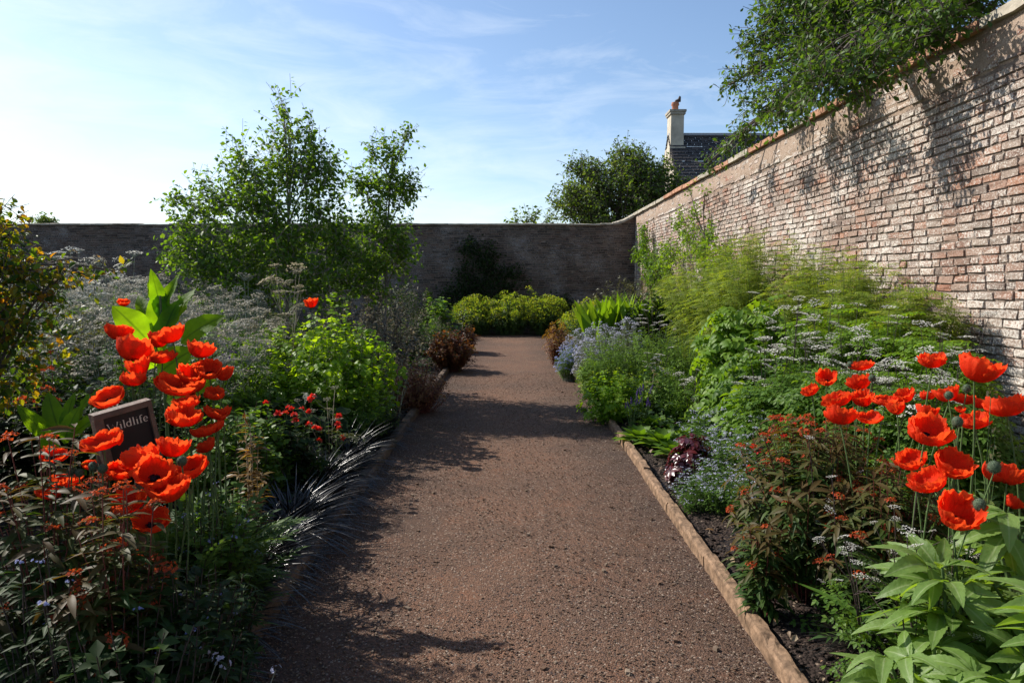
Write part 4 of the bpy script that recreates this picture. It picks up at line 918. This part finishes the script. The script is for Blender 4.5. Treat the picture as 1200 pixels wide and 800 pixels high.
LP = [(137, 390, 30, 3.25, 'red poppy just below the lowest left broad glowing leaf'), (152, 411, 40, 3.1, 'crumpled red poppy with pale glare on its lower petals'),
      (203, 392, 34, 3.3, 'red poppy in front of the broad glowing leaves, topmost of the cluster'), (183, 400, 24, 3.3, 'red poppy tucked left of the topmost poppy'), (190, 417, 30, 3.25, 'dark shaded red poppy under the topmost poppies'),
      (232, 411, 30, 3.2, 'upright red poppy standing clear at the upper right of the left cluster'), (164, 432, 28, 3.0, 'flat red poppy seen edge-on below the crumpled one'), (155, 445, 27, 2.95, 'cup-shaped red poppy between the flat poppy and the sign top'),
      (129, 463, 34, 2.85, 'red poppy cup directly above the left end of the sign'), (203, 449, 44, 3.0, 'largest red poppy above the sign, with pleated petals'), (222, 440, 30, 3.1, 'red poppy overlapped by the large pleated one'),
      (245, 433, 28, 3.15, 'shaded red poppy right of the pleated one'), (262, 439, 24, 3.2, 'rightmost red poppy of the left cluster'), (228, 452, 28, 3.05, 'red poppy just below and right of the pleated one'),
      (251, 461, 22, 3.05, 'small bright red poppy near the right edge of the left cluster'), (219, 472, 28, 2.9, 'dark red poppy seen edge-on right of the sign'), (212, 489, 38, 2.8, 'wide red poppy cup level with the word on the sign'),
      (248, 483, 24, 2.95, 'folded red poppy right of the wide cup'), (262, 484, 20, 3.0, 'small dark red poppy at the right rim of the left cluster'), (240, 504, 28, 2.85, 'ragged orange red poppy below the wide cup'), (254, 500, 22, 2.9, 'narrow red poppy beside the ragged one'), (246, 522, 22, 2.85, 'lowest dark red poppy right of the sign'),
      (121, 514, 40, 2.33, 'red poppy in front of the left half of the sign board'), (168, 537, 42, 2.36, 'red poppy covering the lower right corner of the sign'), (200, 526, 36, 2.45, 'red poppy with ruffled rim right of the sign corner'),
      (228, 546, 36, 2.5, 'red poppy facing right beside a round dark bud'), (180, 552, 44, 2.28, 'red poppy bowl below the sign, lit from behind'), (200, 574, 48, 2.25, 'biggest low red poppy with dark folded petals'),
      (150, 588, 38, 2.25, 'shaded red poppy below and left of the low big one'), (140, 552, 30, 2.35, 'dark red poppy half hidden under the sign'), (176, 608, 38, 2.2, 'lowest dark red poppy of the left cluster'),
      (77, 566, 34, 2.35, 'red poppy among the red-leaved spurge at left'), (52, 577, 26, 2.3, 'orange red ragged poppy nestled in the left spurge'), (62, 532, 26, 2.5, 'red poppy half hidden behind the left spurge'), (105, 545, 15, 2.4, 'small orange poppy petals beside round buds under the sign')]
for px, py, w_, Y, lab in LP: poppy(px, py, w_*.96, lab, Y, GLP)
poppy(366, 356, 16, 'lone red poppy rising above the lime green bush', 6.6)
poppy(145, 355, 13, 'small red poppy peeping over the left broad leaf', 3.9)
GRP = 'red poppies in front of the sunlit wall'
RP = [(969, 443, 24, 3.9, 'small red poppy at the upper left of the right cluster'), (952, 457, 20, 3.95, 'leftmost red poppy of the right cluster'), (1010, 427, 26, 3.6, 'red poppy just below white umbels in the right cluster'), (1010, 449, 28, 3.5, 'red poppy crossed by white umbels below a similar one'),
      (984, 467, 32, 3.4, 'broad low red poppy in the left part of the right cluster'), (1013, 469, 27, 3.4, 'red poppy right of the broad low one'), (1037, 468, 26, 3.3, 'red poppy behind thin dark umbel stems'), (985, 488, 36, 3.05, 'red poppy with a white spray across it above the orange bracts'),
      (1020, 488, 26, 3.1, 'flat red poppy behind the tall dark stem'), (1063, 464, 24, 3.3, 'red poppy behind a leafy stem in the right cluster'), (1087, 464, 16, 3.3, 'small folded red poppy right of the leafy stem'), (1052, 480, 22, 3.1, 'dim red poppy in the middle of the right cluster'), (1085, 484, 26, 3.05, 'ragged red poppy above the round open one'),
      (1093, 423, 30, 3.2, 'red poppy behind white umbels at the top of the right cluster'), (1142, 434, 48, 2.75, 'widest red poppy standing highest before the dark wall shadow'), (1113, 463, 28, 2.95, 'red poppy left of a round green seed head'), (1130, 467, 24, 2.95, 'red poppy under white umbels right of the seed head'), (1146, 473, 20, 2.9, 'narrow closed red poppy below the yellow seed pods'),
      (1181, 477, 42, 2.75, 'flat red poppy at the right edge of the frame'), (1143, 493, 34, 2.8, 'fan-shaped red poppy below the narrow closed one'), (1084, 503, 46, 2.6, 'round open red poppy in the middle of the right cluster'), (1070, 537, 34, 2.65, 'red poppy behind white spray in the lower right cluster'),
      (1113, 543, 44, 2.5, 'slanted red poppy with a white spray on its rim'), (1092, 562, 42, 2.45, 'crumpled red poppy below the slanted one'), (1117, 600, 52, 2.3, 'lowest large red poppy above the pale green leaves'), (1158, 553, 28, 2.55, 'red poppy behind a round bud at the right'), (1180, 558, 34, 2.5, 'red poppy at the right edge beside a round bud'), (1126, 480, 12, 2.9, 'tiny red poppy fragment between two larger poppies'), (1183, 588, 22, 2.5, 'shaded dark red poppy low at the right edge')]
for px, py, w_, Y, lab in RP: poppy(px, py, w_*.92, lab, Y, GRP)
def bud(px, py, dpx, Y, label, group):
    p = P(px, py, Y); bx_, by_ = p[0]+rng.normal(0, .05), Y+rng.normal(0, .05); bx_ = max(bx_, KR+.2) if bx_ > 0 else min(bx_, KL-.15); z0 = gz(bx_)
    t = thing('poppy_bud', label, 'poppy bud', (bx_, by_, z0), 0, group); tip = p-[bx_, by_, z0]; r = dpx*.5*Y/F
    mb, d = hairy_stem(tip-[0, 0, r], .0028); mb.obj('stem', M['stem_green'], t)
    mb = MB(); s = np.linspace(-1, 1, 9); tubes(mb, np.stack([0*s, 0*s, s*r*1.15], -1)+tip, r*np.sqrt(np.maximum(1-s*s, .004)), 10)
    o = unit(220); tubes(mb, np.stack([tip+o*r*.95, tip+o*r*1.3], 1), [.0005, .0002], 3); mb.obj('bud', M['bud'], t)
GB = 'round green poppy buds'
for px, py, d, Y, lab in ((84, 552, 9, 2.3, 'left of two dark round buds under the sign'), (93, 554, 9, 2.3, 'right of two dark round buds under the sign'), (109, 546, 10, 2.28, 'round bud directly below the poppy on the sign'), (120, 549, 10, 2.26, 'larger round bud beside the sign bottom'), (213, 540, 11, 2.35, 'dark round bud between two low poppies'), (168, 441, 6, 3.0, 'small bud beside the flat poppy above the sign'), (105, 457, 8, 2.9, 'nodding bud left of the poppy above the sign'),
                          (1112, 463, 9, 2.85, 'round green seed head among the upper right poppies'), (1122, 494, 12, 2.6, 'round bud left of the fan-shaped poppy'), (1165, 547, 14, 2.35, 'large round bud in front of the right edge poppies'), (1148, 591, 14, 2.25, 'round bud above the pale green leaves at right'), (1133, 455, 9, 2.9, 'flat topped bud behind the upper right poppies'), (1022, 443, 8, 3.4, 'small bud beside the white umbels in the right cluster'), (996, 427, 7, 3.6, 'small bud left of the highest mid poppy in the right cluster')):
    bud(px, py, d, Y, lab, GB)
def poppy_leaves(label, x, Y, w_, h, n):
    t = thing('poppy_plant', label, 'plant', (x, Y, gz(x)), 0)
    a = rng.random(n)*6.283; el = rng.uniform(.3, 1.4, n); r = rng.random(n)**.6*w_*.4
    d = np.stack([np.cos(a)*np.cos(el), np.sin(a)*np.cos(el), np.sin(el)], -1); p = np.stack([r*np.cos(a), r*np.sin(a), rng.random(n)*h*.45], -1)
    mb = MB(); scatter(mb, T_popleaf, p, d, np.tile([0, 0, 1.], (n, 1))+rng.normal(0, .2, (n, 3)), h*.5*rng.uniform(.6, 1.1, n)); mb.obj('foliage', M['poppyleaf'], t)
poppy_leaves('hairy toothed poppy leaves below the upper left poppies', P(215, 330, 3.1)[0], 3.1, .5, .68, 160)
poppy_leaves('hairy toothed poppy leaves under the wooden sign', P(150, 330, 2.65)[0], 2.75, .4, .62, 150)
poppy_leaves('hairy poppy leaves in the middle of the right cluster', P(1040, 330, 3.3)[0], 3.3, .8, .66, 190)
poppy_leaves('hairy poppy leaves at the right edge of the right cluster', P(1150, 330, 2.7)[0], 2.75, .7, .68, 190)

# ---------------------------------------------------------------- red-leaved spurges (near)
def spurge(label, px, ytop, Y, wpx, nst, hp, seed=0, **kw):
    return bush('spurge', label, px, ytop, Y, wpx, nst, T_lan, .088, 34, 'fire', 'stem_red', sr=.0042, t0=.2, head=H_fire, hsplit='flower_head', hsize=.032, hmat='firebr', hprob=hp, fill=.55, flat=.55, cat='plant', ltval=1, base=.35, out=1.0, up=.25, **kw)
spurge('large spurge bush with red tipped leaves and orange bracts beside the right poppies', 960, 478, 3.35, 205, 150, .4)
spurge('second red tipped spurge bush among the lower right poppies', 1050, 530, 2.95, 150, 90, .25)
spurge('dark spurge bush with red tipped leaves at the left edge below the sign', 45, 488, 2.25, 210, 70, .5)
spurge('lower spurge with orange bract heads in front of the sign poppies', 118, 560, 2.02, 150, 46, .5)
spurge('small spurge stems low beside the right edging', 905, 600, 3.1, 70, 16, .2)
# shaded low plants bottom left
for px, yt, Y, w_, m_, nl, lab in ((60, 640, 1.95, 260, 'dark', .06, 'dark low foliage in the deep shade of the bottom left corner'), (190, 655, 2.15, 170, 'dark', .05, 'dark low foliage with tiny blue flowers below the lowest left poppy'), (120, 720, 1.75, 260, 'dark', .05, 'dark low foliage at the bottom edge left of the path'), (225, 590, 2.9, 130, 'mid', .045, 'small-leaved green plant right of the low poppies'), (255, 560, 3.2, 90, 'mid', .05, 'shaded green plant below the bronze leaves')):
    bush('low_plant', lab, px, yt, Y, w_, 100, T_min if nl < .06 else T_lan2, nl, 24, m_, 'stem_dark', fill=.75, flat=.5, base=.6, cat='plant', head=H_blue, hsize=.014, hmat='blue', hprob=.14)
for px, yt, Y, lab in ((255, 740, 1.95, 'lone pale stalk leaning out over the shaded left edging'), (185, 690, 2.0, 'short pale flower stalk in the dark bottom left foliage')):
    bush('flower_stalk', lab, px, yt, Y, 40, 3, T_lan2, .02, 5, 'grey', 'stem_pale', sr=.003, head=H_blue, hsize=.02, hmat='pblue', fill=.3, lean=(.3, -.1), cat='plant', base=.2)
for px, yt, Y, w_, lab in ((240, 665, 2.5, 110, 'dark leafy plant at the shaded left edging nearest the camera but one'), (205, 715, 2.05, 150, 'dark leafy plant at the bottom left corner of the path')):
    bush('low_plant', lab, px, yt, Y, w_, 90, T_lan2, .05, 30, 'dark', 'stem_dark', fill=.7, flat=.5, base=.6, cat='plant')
# black grass along the left edging, and a few on the right
G = 'black grass clumps along the left edging'
ref = []
for i, (x, Y, s) in enumerate([(-1.38, 5.6, 1.1), (-1.38, 4.75, 1.15), (-1.36, 4.05, 1.1), (-1.38, 3.45, 1.05), (-1.33, 2.95, .9), (-1.36, 2.5, 1.0), (-1.7, 3.9, 1.0), (-1.72, 4.9, 1.0), (-1.34, 6.5, .95), (-1.36, 7.2, .9), (-1.7, 5.8, .9), (-1.36, 5.2, .85), (-1.62, 2.9, 1.0), (-1.62, 3.3, 1.0), (-1.68, 2.4, .9), (-1.34, 3.72, .8), (-1.34, 4.4, .8), (-1.35, 2.1, .9), (-1.75, 6.6, .9)]):
    if i < 4:
        t = thing('black_grass', 'low clump of glossy black grass beside the left timber edging', 'grass clump', (0, 0, 0), 0, G)
        blade_clump(t, 420, .37, M['black'], 'blades', .40, .8); ref.append(t); o = t
    else: o = dup(ref[i % 4], (0, 0, 0))
    o.location = (x, Y, gz(x)); o.rotation_euler = (0, 0, rng.random()*6.28); o.scale = (s, s, s)
for x, Y, s, lab in ((1.42, 5.15, .75, 'black grass clump beside the purple-leaved plant on the right'), (1.42, 3.85, .5, 'small black grass tuft on bare soil in front of the spurge'), (1.5, 2.75, .62, 'black grass tuft by the dry leaves near the right edging'), (1.62, 2.45, .6, 'black grass tuft just left of the pale green leaves')):
    o = dup(ref[1], (x, Y, gz(x)), rng.random()*6.28, s, lab); del o['group']

# ---------------------------------------------------------------- far centre
for px, yt, w_, lab in ((560, 350, 62, 'left of three yellow-green spurge domes at the end of the path'), (598, 346, 66, 'middle of three yellow-green spurge domes at the end of the path'), (640, 350, 58, 'right of three yellow-green spurge domes at the end of the path')):
    bush('yellow_spurge', lab, px, yt, 20.7, w_, 200, T_lan2, 0.11, 26, 'euphleaf', head=H_euph, hsize=.11, hmat='limeyel', hprob=1, fill=.5, base=.5, cat='plant', group='yellow-green spurge domes closing the path', hscale=1.05)
bush('yellow_spurge', 'single taller stem rising from the yellow-green domes at the path end', 622, 334, 20.9, 12, 6, T_lan2, .1, 26, 'euphleaf', head=H_euph, hsize=.12, hmat='limeyel', fill=.15, cat='plant')
# ---------------------------------------------------------------- right border, back to front
bush('yellow_spurge', 'yellow-green spurge at the far right bend of the path', 688, 352, 15.2, 62, 110, T_lan2, .1, 24, 'euphleaf', head=H_euph, hsize=.10, hmat='limeyel', fill=.35, base=.5, cat='plant')
bush('rust_spurge', 'rust brown spurge leaning over the far right edging', 655, 378, 13.2, 36, 80, T_lan2, .09, 22, 'rust', 'stem_red', head=H_euph, hsize=.06, hmat='bronze', hprob=.6, fill=.45, base=.5, cat='plant')
for px, yt, Y, w_, m_, lab in ((735, 320, 19, 95, 'olive', 'olive bush at the foot of the far wall by the corner'), (780, 305, 17.2, 90, 'olive', 'large olive grey shrub beside the sunlit wall near the corner'), (725, 338, 18, 60, 'mid', 'narrow-leaved green bush before the olive shrub'), (760, 340, 12.5, 60, 'dark', 'dark shadowed bush behind the lime strap leaves')):
    bush('bush', lab, px, yt, Y, w_, 130, T_lan2 if m_ != 'dark' else T_min, .11, 26, m_, 'bark', fill=.55, base=.5)
for px, yt, Y, lab in ((705, 354, 13.4, 'first lime strap-leaved clump behind the pale blue flowers'), (728, 350, 13.2, 'second lime strap-leaved clump behind the pale blue flowers'), (758, 352, 12.8, 'third lime strap-leaved clump nearest the wall')):
    x = P(px, 330, Y)[0]; t = thing('strap_leaved_plant', lab, 'plant', (x, Y, gz(x)), 0, 'lime strap-leaved clumps'); h = P(px, yt, Y)[2]
    n = 46; a = rng.random(n)*6.28; r = rng.random(n)**.5*.35; tmf = leaf('lance', 6, .25, .3)
    mb = MB(); scatter(mb, tmf, np.stack([r*np.cos(a), r*np.sin(a), np.full(n, .25)], -1), np.stack([np.cos(a)*.25, np.sin(a)*.25, np.ones(n)], -1), rng.normal(0, 1, (n, 3)), (h-.2)*rng.uniform(.7, 1.05, n)); mb.obj('foliage', M['fresh'], t)
for px, yt, Y, w_, hm, lab in ((668, 400, 11.0, 34, 'blue', 'deepest blue flower cushion spilling over the right edging'), (680, 385, 11.8, 46, 'pblue', 'pale blue flower mass right of the rust spurge'), (705, 376, 12.1, 50, 'pblue', 'pale blue flower mass below the yellow-green spurge'), (735, 372, 11.6, 44, 'pblue', 'thin pale lilac flowers before the lime strap leaves'), (690, 395, 10.6, 40, 'pblue', 'low pale blue flowers beside the big green mound')):
    bush('blue_flowered_plant', lab, px, yt, Y, w_, 190, T_lan2, .05, 22, 'olive' if hm == 'pblue' else 'mid', 'stem_pale', sr=.0025, head=H_blue, hsize=.032, hmat=hm, fill=.7, base=.5, cat='plant')
for px, yt, Y, w_, lab in ((720, 385, 9.6, 85, 'bright green fine-leaved mound beside the blue flowers'), (770, 378, 9.2, 90, 'bright green fine-leaved mound at the middle of the right border'), (810, 385, 8.8, 80, 'bright green fine-leaved mound before the broad-leaved shrub'), (700, 418, 9.3, 50, 'low green cushion at the right edging beyond the variegated clump'), (790, 430, 7.6, 90, 'fresh green upright plant behind the rosettes')):
    bush('green_mound', lab, px, yt, Y, w_, 200, T_lan2, .055, 30, 'fresh', fill=.65, flat=.55, base=.55, cat='plant', group='fine-leaved green mounds')
bush('variegated_plant', 'pale edged variegated clump by the right timber edging', 722, 432, 7.7, 95, 150, T_ov, .06, 22, 'lime', fill=.7, base=.5, cat='plant', head=H_seed, hsize=.05, hmat='feathery', hprob=.4)
bush('variegated_plant', 'second pale edged clump behind the variegated one', 768, 425, 8.0, 70, 100, T_ov, .06, 18, 'fresh', fill=.7, base=.5, cat='plant', head=H_seed, hsize=.05, hmat='feathery', hprob=.3)
for px, yt, Y, lab in ((744, 455, 7.0, 'first clump of small violet spikes by the green rosettes'), (757, 447, 7.1, 'second clump of small violet spikes by the green rosettes')):
    bush('violet_flowered_plant', lab, px, yt, Y, 18, 8, T_lan2, .06, 8, 'mid', head=H_spike, hsize=.07, hmat='violet', fill=.3, cat='plant')
bush('withered_plant', 'peach brown withered flower stalks among the green right border', 766, 420, 7.5, 16, 7, T_lan2, .05, 10, 'orange', 'stem_straw', head=H_seed, hsize=.05, hmat='deadleaf', fill=.3, cat='plant')
def rosette(label, x, Y, n, L, mat, tm=T_obov):
    t = thing('rosette', label, 'plant', (x, Y, gz(x)), 0, 'crinkled green rosettes'); a = np.arange(n)*2.4+rng.random(n)*.3; el = np.linspace(.15, 1.25, n)
    d = np.stack([np.cos(a)*np.cos(el), np.sin(a)*np.cos(el), np.sin(el)], -1)
    mb = MB(); scatter(mb, tm, d*.02+[0, 0, .03], d, np.tile([0, 0, 1.], (n, 1)), L*np.linspace(1.1, .6, n)); mb.obj('foliage', M[mat], t)
for px, Y, L, lab in ((752, 6.55, .26, 'crinkled green rosette nearest the right edging'), (780, 6.3, .28, 'crinkled green rosette behind the purple-leaved plant'), (805, 6.5, .26, 'crinkled green rosette beside the forget-me-nots'), (770, 7.0, .26, 'crinkled green rosette beside the violet spikes'), (795, 5.95, .22, 'crinkled green rosette next to the purple leaves'), (828, 6.9, .28, 'crinkled green rosette farthest from the path')):
    rosette(lab, P(px, 330, Y)[0], Y, 26, L, 'mid')
# heuchera
x, Y = P(815, 330, 5.15)[0], 5.15; t = thing('purple_leaved_plant', 'purple leaved mound beside the black grass on the right', 'plant', (x, Y, gz(x)))
stemmy(t, .42, .42, 70, T_lobed, .075, 4, M['heuch'], M['stem_red'], t0=.75, fill=.6, base=.25, droop=.2)
# forget-me-not drift
G = 'small blue forget-me-nots beside the spurge'
first = None
for i, (px, yt, Y, s) in enumerate([(830, 478, 5.9, 1), (862, 470, 5.8, 1), (895, 468, 5.6, 1), (845, 500, 5.2, 1), (880, 498, 5.1, 1), (905, 480, 5.0, 1), (835, 535, 4.7, .9), (862, 545, 4.5, .9), (820, 552, 4.6, .7), (858, 515, 4.9, .9), (920, 470, 5.3, 1), (885, 540, 4.3, .8)]):
    x = P(px, 330, Y)[0]; h = P(px, yt, Y)[2]-gz(x)
    if i < 3:
        t = thing('forget_me_not', 'airy plant of tiny pale blue flowers left of the right spurge', 'plant', (x, Y, gz(x)), rng.random()*6, G)
        stemmy(t, .5, .6, 70, T_lan2, .05, 14, M['mid'], M['stem_green'], sr=.002, head=H_blue, hsize=.022, hmat=M['pblue'], fill=.6, base=.5); 
        if first is None: first = []
        first.append(t); o = t
    else: o = dup(first[i % 3], (x, Y, gz(x)), rng.random()*6)
    o.scale = (s, s, h/.6)
# broad-leaved shrub, feathery tall plants by the wall
bush('broad_leaved_shrub', 'broad shrub with divided green leaves in the middle of the right border', 880, 345, 6.9, 130, 100, T_ash, .17, 13, 'fresh', fill=.65, flat=.5, base=.5, out=1, up=.1, t0=.3, droop=.2)
bush('broad_leaved_shrub', 'second broad-leaved shrub with divided leaves lower in the right border', 900, 400, 6.1, 110, 70, T_ash, .15, 11, 'mid', fill=.65, flat=.5, base=.5, out=1, up=.1, t0=.3, droop=.2)
bush('leafy_plant', 'soft green leafy clump behind the forget-me-nots on the right', 890, 445, 5.6, 95, 70, T_ov, .10, 12, 'fresh', fill=.65, base=.5, cat='plant')
for px, yt, Y, w_, lab in ((835, 275, 11.2, 110, 'tall feathery yellow-green plant below the thin wall climber'), (890, 262, 9.3, 125, 'tallest airy yellow-green plant against the sunlit wall'), (955, 278, 8.0, 120, 'airy yellow-green plant behind the white umbels'), (1015, 290, 7.0, 120, 'feathery pale plant before the middle of the sunlit wall'), (1075, 330, 6.0, 115, 'feathery green plant before the wall behind the right poppies'), (860, 310, 10.0, 110, 'dense olive feathery plant behind the broad-leaved shrub'), (800, 318, 13, 80, 'feathery olive plant farthest along the sunlit wall')):
    bush('feathery_plant', lab, px, yt, Y, w_, 150, T_fern, .15, 34, 'feathery', sr=.004, head=H_seed, hsize=.05, hmat='feathery', hprob=.7, fill=.6, flat=.45, base=.55, cat='plant', t0=.1)
for px, yt, Y, w_, lab in ((960, 345, 6.4, 130, 'dense ferny green mass below the airy plants by the wall'), (1040, 355, 5.7, 130, 'dense ferny green mass behind the right umbels'), (1100, 385, 5.0, 110, 'dense ferny green mass in front of the wall shadow'), (1000, 425, 4.6, 130, 'shaded green mass directly behind the right poppies'), (1110, 440, 4.0, 140, 'shaded green mass behind the upper right poppies'), (940, 420, 5.2, 110, 'shaded leafy mass left of the right poppies')):
    bush('ferny_plant', lab, px, yt, Y, w_, 110, T_umbleaf, .16, 16, 'fresh' if yt < 400 else 'mid', fill=.7, flat=.5, base=.6, cat='plant', t0=.1)
ub = [(905, 385, 5.2, 5), (930, 345, 6.0, 5), (965, 338, 5.8, 5), (985, 372, 4.9, 6), (950, 375, 5.2, 5), (1010, 385, 4.6, 6), (1035, 400, 4.2, 6), (1060, 390, 4.3, 6), (1090, 402, 3.9, 5), (1120, 350, 4.6, 4), (1000, 340, 5.6, 5), (1040, 345, 5.3, 5), (1110, 372, 4.4, 4), (880, 340, 7.0, 5)]
ul = ['white umbels over the broad-leaved shrub', 'white umbels highest above the broad-leaved shrub', 'white umbels before the middle of the wall', 'thickest white umbels above the right poppies', 'white umbels left of the thickest group', 'white umbels on dark stems over the small left poppies', 'white umbels on dark stems in the middle of the right cluster', 'white umbels beside the red poppy at the cluster top', 'white umbels touching the topmost small poppy', 'pale umbels on a tall stem near the dark wall shadow', 'thin white umbels high before the wall', 'thin white umbels right of the others before the wall', 'white umbels left of the widest poppy', 'white umbels at the back of the broad-leaved shrub']
for (px, yt, Y, n), lab in zip(ub, ul):
    x = P(px, 330, Y)[0]; umbel_plant('umbel_plant', lab, x, Y, P(px, yt, Y)[2]-gz(x), n, .062, .5, 'white', 'stem_dark', 5, 'mid', 'white umbel plants in the right border', ul=.14, split=True)
for px, yt, Y, n, lab in ((1000, 555, 2.9, 3, 'low white umbel spray over the spurge leaves'), (1040, 590, 2.5, 4, 'white umbel spray below the crumpled right poppy'), (1075, 570, 2.55, 4, 'white umbel spray crossing the lower right poppies'), (1100, 618, 2.2, 4, 'lowest white umbel spray above the pale green leaves'), (975, 500, 3.1, 3, 'white umbel spray across the left of the right poppies'), (1135, 590, 2.4, 2, 'short white umbel spray left of the large round bud'), (770, 400, 8.2, 4, 'scattered white umbels above the green mounds'), (815, 430, 7.2, 4, 'small white umbels above the fresh green plant'), (770, 352, 10.8, 6, 'white umbels before the dark bush by the wall')):
    x = P(px, 330, Y)[0]; umbel_plant('umbel_plant', lab, x, Y, P(px, yt, Y)[2]-gz(x), n, .026 if Y < 4 else .06, .3 if Y < 4 else .6, 'white', 'stem_dark', 3, 'mid', 'white umbel plants in the right border', ul=.1, split=True)
bush('columbine', 'cluster of pale yellow-green seed pods beside the widest poppy', 1166, 452, 2.75, 30, 7, T_ov, .04, 2, 'poppyleaf', head=spike(5, .8, .3, T_rnd, .5, 3), hsplit='seed_pod', hsize=.028, hmat='seedpod', fill=.12, cat='plant', base=.6, t0=.2)
for px, yt, Y, lab in ((925, 458, 4.4, 'small scarlet flowers at the upper left of the spurge'), (898, 480, 4.3, 'small scarlet flowers between the forget-me-nots and the spurge')):
    bush('red_flowered_plant', lab, px, yt, Y, 30, 6, T_lan2, .05, 10, 'mid', sr=.002, head=H_geum, hsplit='flower', hsize=.026, hmat='redfl', fill=.4, cat='plant')
# hellebores bottom right
def hellebore(label, x, Y, h, w_, nst):
    t = thing('hellebore', label, 'plant', (x, Y, gz(x)), 0, 'pale green toothed-leaf plants at the bottom right')
    tip = dome(nst, w_, h, .45, .5); b = np.concatenate([tip[:, :2]*.25, np.zeros((nst, 1))], 1); c = np.concatenate([tip[:, :2]*.5, tip[:, 2:]*.7], 1)
    pa = qpath(b, c, tip, 7); mb = MB(); tubes(mb, pa, .0075*np.linspace(1, .6, 7), 7)
    tri = merge([xf(T_hell, (.12, 0, 0), (math.cos(R(a)), math.sin(R(a)), .08), (0, 0, 1), .95 if a == 0 else .85) for a in (-50, 0, 50)])
    ts = np.tile(np.linspace(.5, 1, 4), (nst, 1))+rng.normal(0, .03, (nst, 4)); p, d = along(pa, ts); p, d = p.reshape(-1, 3), d.reshape(-1, 3)
    o = unit(len(p)); o[:, 2] *= .3; o = nz(o); hor = nz(np.concatenate([tip[:, :2], np.zeros((nst, 1))], 1)).repeat(4, 0)
    dd = nz(o+hor*.5)+np.array([0, 0, .38])+rng.normal(0, .12, p.shape); nn = np.array([0, 0, 1.])+rng.normal(0, .28, p.shape)
    e = p+nz(dd)*.02; tubes(mb, np.stack([p, e], 1), [.003, .003], 4); mb.obj('stems', M['stem_green'], t)
    mb = MB(); scatter(mb, tri, p, dd, nn, .205*rng.uniform(.7, 1.15, len(p))); mb.obj('foliage', M['hell'], t)
hellebore('nearest pale green toothed-leaf plant in the bottom right corner', 1.62, 1.78, .66, .6, 15)
hellebore('pale green toothed-leaf plant at the right edge below the poppies', 1.88, 2.25, .82, .62, 16)
hellebore('pale green toothed-leaf plant under the lowest large poppy', 1.5, 2.2, .68, .6, 16)
hellebore('small pale green toothed-leaf plant reaching toward the right edging', 1.3, 1.98, .52, .46, 12)
t = thing('strap_leaved_plant', 'few long green strap leaves at the right edge above the pale leaves', 'plant', (P(1190, 330, 2.2)[0], 2.15, gz(2)))
blade_clump(t, 14, .75, M['mid'], 'foliage', 1.0, .8, .4)
# undergrowth closing the gaps between the plants
def cover(label, n, xr, yr, h, cond=None):
    x = rng.uniform(*xr, n); Y = yr[0]+(yr[1]-yr[0])*rng.random(n)
    z = np.array([gz(a) for a in x])+rng.random(n)*h
    k = np.ones(n, bool) if cond is None else cond(x, Y); x, Y, z = x[k], Y[k], z[k]; m = len(x)
    d = unit(m); d[:, 2] = np.abs(d[:, 2])*.6; mb = MB()
    scatter(mb, T_ov, np.stack([x, Y, z], -1), d, rng.normal(0, .4, (m, 3))+[0, 0, 1], rng.uniform(.03, .09, m)); setp(mb.obj('ground_cover', M['dark']), label, 'ground cover', kind='stuff')
cover('mixed dark green leaves covering the soil of the left border', 26000, (-9, -1.35), (1.5, 20), .3)
cover('mixed dark green leaves covering the soil of the right border', 12000, (1.3, 3.9), (2.2, 20.5), .28, lambda x, Y: (x-1.3 > np.clip((6.5-Y)*.16, 0, .62)))
